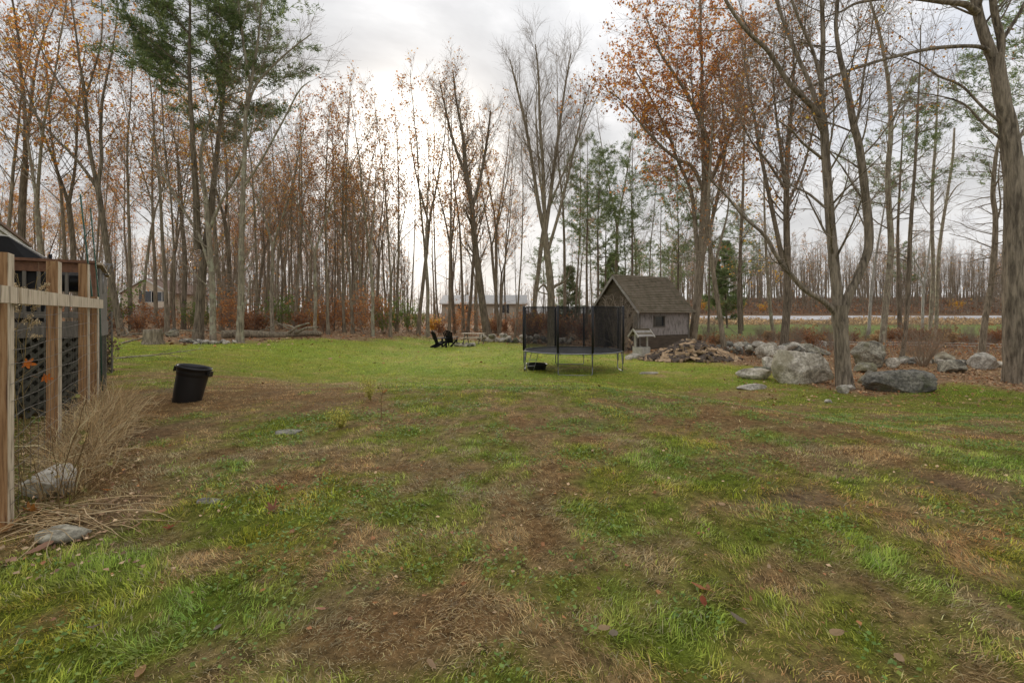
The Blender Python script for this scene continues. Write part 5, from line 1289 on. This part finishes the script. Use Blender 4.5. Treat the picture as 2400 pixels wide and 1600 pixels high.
def branch_thing(label, px, py, L, rz, seed, rise=.25, r=.03, name='fallen_branch', cat='branch', group=None):
    b_ = hit(px, py); T = Tree(seed); st = T.put(T.path(np.array((0, 0, .03)), np.array((1, 0, rise)), L, 8, .10, -.03, r, r * .3), 0)
    T.side(st, 2, 6, .25, 1, lambda t: L * .35 * T.r.uniform(.5, 1), (30, 70), .02, .1, .6, 5, .008)
    g = Geo(); tubes(g, T.lev[0], 7, 0); tubes(g, T.lev[2], 4, 0)
    o = g.obj(name, M['bark_pale']); o.location = b_; o.rotation_euler = (0, 0, rz); tag(o, label, cat, group)
branch_thing('pale fallen branch arching over the lawn right of the vine trellis', 272, 842, 2.3, R(20), 81, .2)
branch_thing('fallen branch propped on the leaf pile left of the stump', 285, 806, 3.0, R(15), 82, .3, .05)
branch_thing('bleached fallen branch sticking up by the wall right of the woodpile', 1755, 806, 2.4, R(140), 83, .75, .035)
for i, (px, py) in enumerate(((300, 786), (330, 784), (362, 786), (600, 783), (640, 781), (700, 781), (560, 788))):
    branch_thing('tangled grey limb in the brush along the wood edge', px, py, rnd.uniform(2, 3.6), rnd.uniform(0, 6.28), 90 + i, .2, .06, 'brush_limb', 'branch', 'loose limbs along the wood edge')
# low wire line beyond the rocks
A, B_ = hit(1850, 818), hit(2360, 826)
t = thing('wire_line', 'two pale thin wire strands on short stakes behind the boulders', 'wire fence', tuple(A))
for k in range(7): q = A.lerp(B_, k / 6); q.z = zg1(q.x, q.y); Geo().tube([q - A - Vector((0, 0, .1)), q - A + Vector((.01, 0, .52))], .018, 6).obj('stake', M['grey_wood'], t)
for hz_ in (.34, .48): Geo().tube([(lambda q: (q.x - A.x, q.y - A.y, zg1(q.x, q.y) - A.z + hz_ + .02 * math.sin(k * 2.1)))(A.lerp(B_, k / 24)) for k in range(25)], .010, 5).obj('wire', M['white'], t)

# ------------------------------------------------------------------ shrubs and brush
def shrub_mesh(seed, H, n, spread, leafc=None, per=0, ls=.08, layered=False, sub=6):
    T = Tree(seed); rg = T.r; tw = []
    for k in range(n):
        a = rg.uniform(0, 6.28); sp = spread * rg.uniform(.2, 1)
        st = T.put(T.path(np.array((math.cos(a) * .06, math.sin(a) * .06, -.08)), np.array((math.cos(a) * sp, math.sin(a) * sp, 1.0)), H * rg.uniform(.6, 1.1), 7, .07, .03, .013, .004), 2)
        for c_ in T.side(st, 3, sub, .2, 1, lambda t: H * .32 * rg.uniform(.5, 1.1), (45, 85) if layered else (20, 50), .0 if layered else .04, .10, .6, 4, .005): tw += [c_] + T.side(c_, 4, 4, .2, 1, lambda t: H * .15 * rg.uniform(.5, 1.1), (30, 60), .0, .1, .6, 2, .0035)
    g = Geo(); 
    tubes(g, T.lev[2], 4, 0); st_m = g.mesh('stems'); st_m.materials.append(M['twig'])
    g = Geo(); tubes(g, T.lev[3], 3, 0); tubes(g, T.lev[4], 3, 0)
    if per: L = T.leaves(tw, per, ls, leafc, .1, .05, .5 if layered else 0); g.add(L[0], L[1], 1, L[2], False)
    fo = g.mesh('foliage'); fo.materials.append(M['twig']); fo.materials.append(M['leaf'])
    return st_m, fo
SH = {'beech': shrub_mesh(1, 3.6, 5, .30, LC['beech'], 2.6, .12, True, 12), 'beech2': shrub_mesh(2, 2.4, 6, .4, LC['beech'] + LC['rust'], 2.2, .11, True, 8), 'green': shrub_mesh(3, 2.0, 12, .55, LC['green'], 2.2, .09), 'bare': shrub_mesh(4, 1.9, 20, .6, None, 0),
      'rust': shrub_mesh(5, 1.3, 14, .8, LC['rust'] + LC['brown'], 2.0, .09), 'straw': shrub_mesh(6, 1.0, 18, .6, [(.30, .20, .10), (.24, .15, .075), (.36, .25, .13)], 2.5, .10), 'yellow': shrub_mesh(7, 1.6, 10, .5, LC['gold'], 3.5, .11), 'bush': shrub_mesh(8, 2.1, 44, .80, LC['brown'], .10, .05, False, 4)}
SHL = {'beech': ('beech sapling holding layered orange-brown leaves', 'orange beech saplings'), 'beech2': ('low bush with bright orange leaves', 'orange bushes'), 'green': ('leafy green bush', 'green bushes'), 'bare': ('leafless twiggy bush', 'bare bushes'),
       'rust': ('low rusty-leaved bush', 'rusty bushes'), 'straw': ('low straw-coloured weed clump', 'straw weed clumps'), 'yellow': ('small bush with yellow leaves', 'yellow bushes')}
def shrub(k, p, s, where, label=None, group=None):
    o = thing({'beech': 'beech_sapling', 'beech2': 'orange_bush', 'green': 'green_bush', 'bare': 'bare_bush', 'rust': 'rusty_bush', 'straw': 'weed_clump', 'yellow': 'yellow_bush', 'bush': 'bare_bush'}[k],
              label or SHL[k][0] + ' ' + where, 'bush', tuple(p), rnd.uniform(0, 6.28), group if label else SHL[k][1] + ' ' + where)
    o.scale = (s, s, s)
    for nm, me in zip(('stems', 'foliage'), SH[k]):
        c = bpy.data.objects.new(nm, me); C.objects.link(c); c.parent = o
SH['bush'][0].materials[0] = SH['bush'][1].materials[0] = plain('pale_stem', (.40, .31, .22), (.26, .195, .135), 4, .9, None, 0)
bb = hit(2165, 858); shrub('bush', bb, 1.0, '', 'dense bare many-stemmed bush among the right-hand rocks')
for px, py, k, s in [(545, 778, 'beech', 1.1), (575, 772, 'beech', .9), (520, 776, 'beech2', 1.0), (840, 778, 'beech', 1.2), (870, 776, 'beech', 1.1), (815, 776, 'beech', 1.0), (895, 780, 'beech2', 1.2), (790, 776, 'beech2', 1.2), (770, 772, 'beech', 1.0), (855, 784, 'beech2', 1.0),
                     (1070, 778, 'beech', 1.1), (1095, 776, 'beech', 1.2), (1125, 774, 'beech2', 1.1), (1060, 782, 'beech2', .9), (480, 772, 'green', 1), (440, 774, 'green', 1), (660, 772, 'green', 1.3), (690, 770, 'green', 1.4), (725, 775, 'beech2', 1.2), (630, 776, 'green', 1.0),
                     (930, 776, 'green', 1.5), (960, 778, 'green', 1.3), (985, 776, 'green', 1.2), (1015, 780, 'yellow', 1), (900, 782, 'green', 1), (1160, 782, 'rust', 1.3), (1185, 782, 'rust', 1.2), (1215, 786, 'rust', 1.4), (1240, 784, 'yellow', 1.1), (1150, 778, 'straw', 1.4),
                     (300, 776, 'beech2', .9), (330, 778, 'rust', .9), (360, 774, 'beech2', .8), (385, 776, 'rust', .8), (270, 778, 'rust', 1.0), (255, 776, 'green', 1.6), (610, 778, 'rust', 1.2), (585, 780, 'rust', 1.0), (710, 778, 'rust', 1.2), (760, 780, 'rust', 1.2), (1035, 784, 'rust', 1.0), (740, 772, 'yellow', 1.0)]:
    shrub(k, hit(px, py), s, 'at the wood edge')
for i in range(34):
    px = rnd.uniform(1215, 1560); py = rnd.uniform(772, 800); shrub(rnd.choice(['rust', 'rust', 'rust', 'bare', 'straw', 'yellow', 'beech2']), hit(px, py), rnd.uniform(.9, 1.7), 'behind the trampoline and shed')
for i in range(60):
    px = rnd.uniform(1640, 2420); py = rnd.uniform(790, 822); shrub(rnd.choice(['straw', 'straw', 'straw', 'bare', 'bare', 'rust', 'rust']), hit(px, py), rnd.uniform(.5, 1.0), 'between the stone wall and the meadow')
for px, py, s in [(1400, 812, 1.6), (1448, 822, 1.7), (1462, 824, 1.3)]: shrub('bare', hit(px, py), s, 'in front of the shed doorway')
for px, d, s in [(1735, 96, 1.6), (1788, 95, 1.2), (1650, 97, 1.6), (1690, 96, 1.4), (2240, 97, 1.5)]:
    x = (px - CX) / F * d; shrub('yellow', (x, d, zg1(x, d)), s, 'across the road')
def brush(name, label, n, pxr, dr, size, cols, seed, hgt=1.0, twig=True):
    rg = np.random.default_rng(seed); px = rg.uniform(*pxr, n); d = np.sqrt(rg.uniform(dr[0] ** 2, dr[1] ** 2, n)); x = (px - CX) / F * d; z = zg(x, d)
    keep = fbm(x * .12, d * .12, seed, 3) > .40; x, d, z = x[keep], d[keep], z[keep]; n = len(x)
    h = rg.uniform(0, 1, n) ** 1.3 * hgt * (.5 + fbm(x * .3, d * .3, seed + 1, 2))
    g = Geo(); v, f, c = leaf_quads(rg, np.stack([x, d, z + h], 1), size, cols); g.add(v, f, 1, c, False)
    k = n // 3; b0 = np.stack([x[:k], d[:k], z[:k] - .1], 1); tp = b0 + np.stack([rg.normal(size=k) * .35, rg.normal(size=k) * .35, hgt * rg.uniform(.6, 1.6, k)], 1)
    tubes(g, [(np.array([a, (a + e) / 2 + rg.normal(size=3) * .06, e]), np.array([.010, .008, .005]) * (1 + d[i] / 60)) for i, (a, e) in enumerate(zip(b0, tp))], 3, 0)
    tag(g.obj(name, [M['twig'], M['leaf']]), label, 'undergrowth', kind='stuff')
brush('hillside_brush', 'rusty brush covering the hillside across the road', 16000, (1480, 2600), (90, 135), .42, LC['brown'] + [(.16, .12, .09), (.13, .10, .08), (.20, .14, .09), (.17, .12, .08)], 61, 1.6)
brush('woodland_brush', 'tangled brown undergrowth among the trunks of the wood', 12000, (-150, 1600), (42, 105), .28, LC['brown'] + LC['rust'] + LC['beech'] + [(.13, .10, .075)], 62, 1.3)
brush('wall_brush', 'dry brown weeds beyond the stone wall', 5000, (1640, 2500), (24, 38), .13, LC['rust'] + LC['brown'] + [(.30, .20, .10), (.24, .17, .09)], 63, .45)
brush('meadow_grass', 'tan dead grass on the bank below the road', 9000, (1560, 2600), (60, 74), .30, [(.34, .24, .13), (.30, .20, .11), (.38, .28, .16), (.25, .17, .09)], 64, .5)

# ------------------------------------------------------------------ turf
def blades(rg, x, y, z, heading, length, width, lean, col, seg2=True):
    n = len(x); dx, dy = np.cos(heading), np.sin(heading); sxn, syn = -dy, dx
    b0 = np.stack([x, y, z], 1); w = (width / 2)[:, None]; sv = np.stack([sxn, syn, np.zeros(n)], 1) * w
    up = np.cos(lean); hz_ = np.sin(lean); dirv_ = np.stack([dx * hz_, dy * hz_, up], 1)
    l2 = np.minimum(lean + .45, 1.5); dir2 = np.stack([dx * np.sin(l2), dy * np.sin(l2), np.cos(l2)], 1)
    L = length[:, None]
    if seg2:
        mid = b0 + dirv_ * L * .55; tip = mid + dir2 * L * .45
        v = np.stack([b0 - sv, b0 + sv, mid + sv * .8, mid - sv * .8, tip], 1).reshape(-1, 3); k = np.arange(n)[:, None] * 5
        return v, [k + np.array([[0, 1, 2, 3]]), k + np.array([[3, 2, 4]])], np.repeat(col, 5, 0)
    tip = b0 + (dirv_ + dir2) * .5 * L
    v = np.stack([b0 - sv, b0 + sv, tip], 1).reshape(-1, 3)
    return v, [np.arange(3 * n).reshape(-1, 3)], np.repeat(col, 3, 0)
def turf():
    rg = np.random.default_rng(5); g = Geo()
    for (y0, y1, dens, wid, Ls, s2) in ((1.3, 3.2, 7500, .0035, 1.0, True), (3.2, 5.5, 4200, .0048, 1.0, True), (5.5, 10, 1500, .0075, 1.05, False), (10, 20, 420, .014, 1.15, False), (20, 34, 110, .028, 1.3, False), (34, 52, 50, .05, 1.4, False)):
        area = (y1 ** 2 - y0 ** 2) * 1.16 + 2 * (y1 - y0); n = int(area * dens)
        y = np.sqrt(rg.uniform(y0 ** 2, y1 ** 2, n)); x = rg.uniform(-1, 1, n) * (1.16 * y + .9)
        gr, e, m, md = lawn(x, y)
        straw = (m < .6) & (x / y > .36) & (y > 8) & (y < 31)
        gr = np.where(straw, .12 + .2 * rg.random(n), gr); m = np.where(straw, .75, m); e = np.where(straw, 0, e)
        tuft = fbm(x * 4.5, y * 4.5, 71, 2)
        keep = (rg.random(n) < m) & (rg.random(n) > e * .88) & (rg.random(n) < .35 + tuft)
        x, y, gr, e, tuft = x[keep], y[keep], gr[keep], e[keep], tuft[keep]; n = len(x)
        z = zg(x, y) + (fbm(x * 3, y * 3, 41, 3) - .5) * .05 * (1 - sm(10, 30, np.abs(y)))
        green = rg.random(n) < sm(.18, .80, gr + rg.normal(size=n) * .06)
        lush = np.clip((gr - .55) / .45, 0, 1)
        col = np.where(green[:, None], lerp(G_MID, G_LUSH, np.clip(lush + rg.normal(size=n) * .35, 0, 1)[:, None]), lerp(G_BROWN, G_DRY, np.clip(rg.normal(size=n) * .4 + .55, 0, 1.35)[:, None]))
        hue = (fbm(x * 1.3, y * 1.3, 75, 2) - .5)[:, None]
        col = col * (1 + .22 * sm(12, 24, y))[:, None] * (1 + hue * np.array([[.7, .1, -.4]])) * rg.uniform(.45, 1.55, n)[:, None]
        cl = lerp(lerp(vn(x * 15, y * 15, 81), vn(x * 7, y * 7, 82), sm(4, 9, y)), vn(x * 3.2, y * 2.4, 83), sm(10, 20, y))
        c2 = lerp(vn(x * 38, y * 38, 84), vn(x * 13, y * 11, 85), sm(5, 13, y))
        col = col * (.42 + .85 * cl + .42 * c2)[:, None]
        tuft = np.clip(tuft * (.55 + .9 * cl), 0, 1)
        pale = rg.random(n) < .06; col[pale] = np.array((.42, .36, .22)) * rg.uniform(.8, 1.2, (pale.sum(), 1))
        heading = fbm(x * 2.2, y * 2.2, 72, 2) * 9 + rg.normal(size=n) * .9
        L = np.where(green, .018 + .036 * tuft + .028 * lush * tuft, .028 + .035 * tuft) * rg.uniform(.6, 1.35, n) * Ls
        lean = np.where(green, np.abs(rg.normal(.72, .38, n)), np.abs(rg.normal(1.1, .3, n))); lean = np.clip(lean, .05, 1.45)
        v, f, c = blades(rg, x, y, z - .004, heading, L, wid * rg.uniform(.7, 1.4, n) * np.where(green, 1, .8), lean, np.clip(col, .01, .8), s2)
        g.add(v, f, 0, c, True)
    # clover and broad weeds
    n = 70000; y = np.sqrt(rg.uniform(1.4 ** 2, 9.5 ** 2, n)); x = rg.uniform(-1, 1, n) * (1.14 * y + .6); gr, e, m, md = lawn(x, y)
    keep = (fbm(x * 1.5, y * 1.5, 91, 3) > .50) & (gr > .28) & (rg.random(n) < m * (1 - e)); x, y = x[keep], y[keep]; n = len(x)
    z = zg(x, y) + rg.uniform(.012, .045, n); a = rg.uniform(0, 6.28, n); r = rg.uniform(.005, .011, n) * (1 + y / 14); tl = rg.normal(size=(n, 2)) * .35
    ca, sa = np.cos(a) * r, np.sin(a) * r; P = np.stack([x, y, z], 1)
    def off(u, w): return P + np.stack([u, w, u * tl[:, 0] + w * tl[:, 1]], 1)
    v = np.stack([off(ca, sa), off(-sa, ca), off(-ca, -sa), off(sa, -ca)], 1).reshape(-1, 3)
    cc = np.array([(.16, .26, .055), (.20, .29, .07), (.13, .22, .05), (.26, .31, .06)])[rg.integers(0, 4, n)] * rg.uniform(.7, 1.25, n)[:, None]
    g.add(v, np.arange(4 * n).reshape(-1, 4), 0, np.repeat(cc, 4, 0), False)
    tag(g.obj('turf_grass', M['grass']), 'patchy green and straw-brown grass covering the yard', 'grass', kind='stuff')
turf()
def litter():
    rg = np.random.default_rng(15); g = Geo()
    def put(n, pxr, dr, size, cols, lawn_ok=False, dens=None):
        px = rg.uniform(*pxr, n); d = np.sqrt(rg.uniform(dr[0] ** 2, dr[1] ** 2, n)); x = (px - CX) / F * d; gr, e, m, md = lawn(x, d)
        keep = (rg.random(n) > m * (0 if lawn_ok else .96)) & (rg.random(n) > md * .9); x, d = x[keep], d[keep]; z = zg(x, d)
        v, f, c = leaf_quads(rg, np.stack([x, d, z + rg.uniform(.005, .05, len(x))], 1), size, cols, .75); g.add(v, f, 0, c, False)
    cols = LC['brown'] + LC['rust'][:1] + [(.30, .20, .11), (.36, .25, .15), (.26, .165, .095), (.33, .22, .12), (.20, .13, .08)]
    put(17000, (1600, 2520), (11, 32), .095, cols); put(22000, (-150, 1620), (20, 60), .19, cols)
    put(1700, (-100, 2500), (2.2, 9), .030, LC['brown'] + [(.36, .25, .15)], True); put(500, (0, 2500), (9, 26), .07, LC['brown'] + LC['rust'], True)
    put(900, (-100, 330), (2.6, 6), .034, [(.26, .17, .10), (.36, .26, .16), (.18, .11, .07)], True); put(900, (1700, 2400), (11, 17), .07, cols, True)
    tag(g.obj('leaf_litter', M['litter']), 'fallen brown leaves littering the wood floor and lawn edge', 'leaves', kind='stuff')
litter()

# ------------------------------------------------------------------ single fallen leaves one can pick out
def leaf_obj(px, py, size, col, label, group, lobes=5, rz=0, lift=.012, tilt=(.2, .1), curl=.2, name='fallen_leaf'):
    b_ = hit(px, py); n = 40; v = [(0, 0, 0)]; rg = random.Random(int(px * 7 + py))
    for i in range(n):
        a = i / n * 2 * PI; k = 1.0
        if lobes:
            aa = (a + PI) % (2 * PI) - PI
            r = size * .5 * max(.34, max(ln_ * (1 - abs(abs(aa) - ce) / wd_) for ce, ln_, wd_ in ((0, 1.15, .75), (.88, 1.0, .70), (1.85, .72, .7))))
            x, y = r * math.cos(a), r * math.sin(a)
        else: x, y = size * .5 * math.cos(a), size * .24 * math.sin(a) * (1 + .2 * math.cos(a))
        v.append((x, y, curl * (y * y * 4 / size + x * x / size) + rg.uniform(-.002, .002)))
    f = np.array([[0, 1 + i, 1 + (i + 1) % n] for i in range(n)])
    g = Geo().add(v, f, 0, np.array(col) * np.array([[rg.uniform(.85, 1.1)]] * len(v)), True)
    g.tube([(-size * .4, 0, curl * size * .2), (-size * .75, size * .05, .01)], .0015, 4, 0, tuple(c_ * .6 for c_ in col))
    o = g.obj(name, M['leaf']); o.location = (b_.x, b_.y, b_.z + lift); o.rotation_euler = (tilt[0], tilt[1], rz); tag(o, label, 'leaf', group)
TAN, ORG, RED, GRY = (.48, .33, .20), (.46, .15, .03), (.34, .10, .05), (.30, .24, .18)
LV = [(232, 1044, .11, TAN, 'pale tan lobed maple leaf lying in dead grass beyond the rock', 5), (184, 1032, .07, TAN, 'tiny pale tan leaf scrap near the lobed maple leaf', 5), (251, 1156, .07, ORG, 'small upright orange leaf beside the pale rock', 0), (269, 1180, .065, TAN, 'small tan leaf right of the pale rock', 0),
      (378, 1208, .075, (.50, .26, .14), 'salmon curled leaf on the brown earth', 0), (318, 1243, .09, (.46, .28, .17), 'tan oval leaf lying among dead stems', 0), (402, 1243, .10, RED, 'dark red curled leaf at the end of the dead stems', 5), (95, 1296, .13, (.52, .30, .20), 'large pinkish tan oval leaf by the flat stone', 0), (204, 1272, .11, TAN, 'pale folded leaf on the flat stone', 5),
      (655, 1154, .10, (.42, .13, .04), 'rust-orange curled leaf standing in the lawn', 5), (640, 1202, .13, (.30, .13, .08), 'brown crumpled maple leaf in the green lawn', 5), (812, 1240, .07, TAN, 'narrow tan leaf on the green grass', 0), (752, 1440, .05, (.55, .30, .20), 'small pinkish leaf in the grass', 0), (1642, 1388, .105, (.56, .24, .12), 'smooth orange-brown rolled leaf on a bare spot', 0),
      (1728, 1466, .08, GRY, 'grey withered leaf on dry grass', 0), (218, 1488, .06, GRY, 'grey curled leaf in the long grass', 0), (1416, 1484, .06, TAN, 'little tan leaf in the dry patch', 0), (1436, 1500, .07, GRY, 'grey folded leaf in the dry patch', 0), (900, 922, .13, (.55, .20, .06), 'orange leaf caught on the lone seedling', 5), (1650, 1424, .06, RED, 'small red-brown leaf in bare soil', 0),
      (285, 934, .10, (.44, .16, .05), 'orange leaf on the bare strip near the fence weeds', 5), (80, 1208, .16, (.46, .20, .05), 'large orange-brown leaf under the arching stems by the fence', 5), (10, 1248, .16, (.46, .24, .09), 'orange-tan leaf at the foot of the fence post', 5), (330, 1596, .08, (.5, .3, .16), 'tan leaf in the long grass', 0), (1960, 1500, .07, TAN, 'tan leaf on the worn lawn', 0),
      (510, 1486, .05, GRY, 'tiny grey leaf in the lush grass', 0), (1010, 1580, .06, TAN, 'tan scrap of leaf in dry grass', 0), (2110, 1556, .06, TAN, 'small pale leaf in the long green grass', 0), (1230, 1100, .06, (.36, .2, .1), 'brown leaf on the brown track', 0), (1690, 1190, .07, TAN, 'pale leaf beside the bare earth patch', 0)]
for i, (px, py, s, c, lab, lb) in enumerate(LV): leaf_obj(px, py, s, c, lab, None, lb, rnd.uniform(0, 6.28), .02, (rnd.uniform(-.4, .4), rnd.uniform(-.4, .4)), rnd.uniform(.3, .9))
for (px, py, d, lab) in ((62, 852, 3.7, 'upper orange maple leaf caught in the weeds by the fence'), (105, 886, 4.2, 'lower bright orange maple leaf caught in the weeds by the fence')):
    leaf_obj(px, 1150, .12, (.50, .14, .02), lab, None, 5, .5, 0, (R(70), .2), .4, 'caught_leaf'); bpy.context.scene.collection.objects[-1].location = at(px, py, d)

# ------------------------------------------------------------------ dead weeds along the fence
STRAW = [(.72, .54, .30), (.60, .42, .215), (.76, .60, .36), (.48, .33, .17)]
def dead_grass():
    rg = np.random.default_rng(31); pl = []; cols = []; g = Geo()
    for k in range(3300):
        u = rg.uniform(.5, 3.9); w = abs(rg.normal()) * .13 + .02
        p = f0 + U * u + V * (w + .02); z = zg1(p.x, p.y); L = rg.uniform(.22, .72) * (1 if u > 1.0 else .7); a = rg.uniform(0, 6.28); ln = abs(rg.normal()) * .55
        d = np.array((math.cos(a) * ln, math.sin(a) * ln, 1)); q = np.array((p.x, p.y, z - .01)); pts = [q]
        for j in range(5):
            d = d / np.linalg.norm(d); q = q + d * L / 5; q[2] = max(q[2], z + .01); pts.append(q); d = d + rg.normal(size=3) * .28 + np.array((0, 0, -.16 * j * rg.random()))
        pl.append((np.array(pts), np.linspace(.0032, .0012, 6) * rg.uniform(.6, 1.5)))
        cols.append(np.array(STRAW[rg.integers(0, 4)]) * rg.uniform(.55, 1.3))
    for i in range(0, len(pl), 5): tubes(g, pl[i:i + 5], 3, 0, np.clip(cols[i], 0, .85))
    tag(g.obj('dead_grass', M['straw']), 'tall tangle of straw-coloured dead grass along the wire fence', 'dead grass', kind='stuff')
    g = Geo()
    for k in range(70):
        b0 = hit(rg.uniform(40, 260), rg.uniform(1185, 1250)); a = rg.uniform(-.9, .35) if rg.random() < .6 else rg.uniform(2.6, 4.0); L = rg.uniform(.3, .85); pts = []; p = np.array(b0); h = .05
        for i in range(9):
            pts.append((p[0], p[1], zg1(p[0], p[1]) + .012 + .09 * math.sin(i / 8 * PI) * L)); a += rg.normal() * .22; p = p + np.array((math.cos(a), math.sin(a), 0)) * L / 8
        g.tube(pts, np.linspace(.0035, .0015, 9), 4, 0, np.array(STRAW[rg.integers(0, 4)]) * rg.uniform(.6, 1.1), False)
    tag(g.obj('dead_stems', M['straw']), 'tangle of pale dead stems sprawling on the ground below the fence', 'dead stems', kind='stuff')
dead_grass()
def weed(px, py, tip, seed, label, plume=False, group=None, d=None, r=.004, col=(.20, .14, .06), twigs=5):
    b0 = hit(px, py); d = d or b0.y; e = at(tip[0], tip[1], d); T = Tree(seed); v = np.array(e - b0); rg = T.r
    pts = np.array([v * k + np.array((0, 0, -.03 if k == 0 else 0)) + np.array((math.sin(k * PI) * v[0] * -.12, 0, 0)) + rg.normal(size=3) * .012 * k for k in np.linspace(0, 1, 9)])
    st = T.put((pts, np.linspace(r, r * .4, 9)), 2); L = np.linalg.norm(v)
    tw = T.side(st, 3, twigs, .3, 1, lambda t: L * .22 * rg.uniform(.4, 1), (20, 55), .04, .1, .6, 4, .0014)
    g = Geo(); tubes(g, T.lev[2], 5, 0, col); tubes(g, T.lev[3], 3, 0, col); t = thing('dried_weed', label, 'weed', tuple(b0), 0, group); g.obj('stem', M['straw'], t)
    g = Geo()
    if plume:
        tw2 = T.side(st, 4, 16, .72, 1, lambda t: .16 * rg.uniform(.4, 1), (30, 70), -.03, .12, .6, 5, .0015); tubes(g, tw2, 3, 0, (.36, .27, .16)); Lq = T.leaves(tw2, 40, .012, [(.36, .28, .17), (.30, .23, .13), (.42, .34, .22)], .3, .008)
    else: Lq = T.leaves(tw, 1.6, .035, [(.22, .17, .07), (.30, .22, .10), (.16, .15, .05)], .3, .01)
    if Lq is not None: g.add(Lq[0], Lq[1], 0, Lq[2], False)
    if g.n: g.obj('seed_head' if plume else 'withered_leaves', M['straw'], t)
weed(60, 1120, (58, 642), 1, 'tall dried goldenrod with feathery seed plumes at the fence rail', True, None, 3.55, .005, (.36, .27, .12), 10)
weed(75, 1100, (88, 655), 2, 'second dried goldenrod plume leaning right at the fence rail', True, None, 3.7, .0045, (.36, .27, .12), 8)
for i, (px, py, tp) in enumerate([(130, 1195, (212, 930)), (145, 1195, (218, 1000)), (150, 1200, (330, 1065)), (155, 1190, (290, 1070)), (60, 1210, (0, 960)), (70, 1205, (20, 1040)), (140, 1210, (120, 1010)), (50, 1215, (10, 1130)), (160, 1200, (178, 1060)), (110, 1200, (60, 1040)), (172, 1178, (208, 995))]):
    weed(px, py, tp, 10 + i, 'bare brown weed stem bending over the rock by the fence', False, 'weed stems by the fence rock', None, .0042, (.17, .115, .05), 3)
weed(893, 988, (896, 905), 40, 'lone leafless seedling standing in the lawn', False, None, None, .006, (.22, .12, .06), 4)
def fern(px, py, hpx, wpx, seed, label):
    b0 = hit(px, py); rg = np.random.default_rng(seed); s = b0.y / F; t = thing('feathery_plant', label, 'plant', tuple(b0)); g = Geo(); P = []
    for k in range(26):
        e = np.array((rg.normal() * wpx * s * .35, rg.normal() * .12, hpx * s * rg.uniform(.5, 1.05))); m_ = e * .55 + np.array((0, 0, .03)); g.tube([(0, 0, -.02), tuple(m_), tuple(e)], [.003, .002, .001], 4, 0, (.30, .27, .06), False)
        for q in range(16): u = rg.uniform(.25, 1); P.append((m_ * min(1, u * 1.8) if u < .55 else m_ + (e - m_) * (u - .55) / .45))
    g.obj('stems', M['straw'], t); g = Geo(); P = np.array(P) + rg.normal(size=(len(P), 3)) * .025
    v, f, c = leaf_quads(rg, P, .022, [(.36, .34, .07), (.32, .33, .08), (.40, .33, .09)]); g.add(v, f, 0, c, False); g.obj('foliage', M['leaf'], t)
fern(800, 1004, 52, 62, 1, 'yellow feathery plant sprawling by the dry patch'); fern(868, 938, 62, 42, 2, 'taller yellow-green feathery plant behind the seedling')
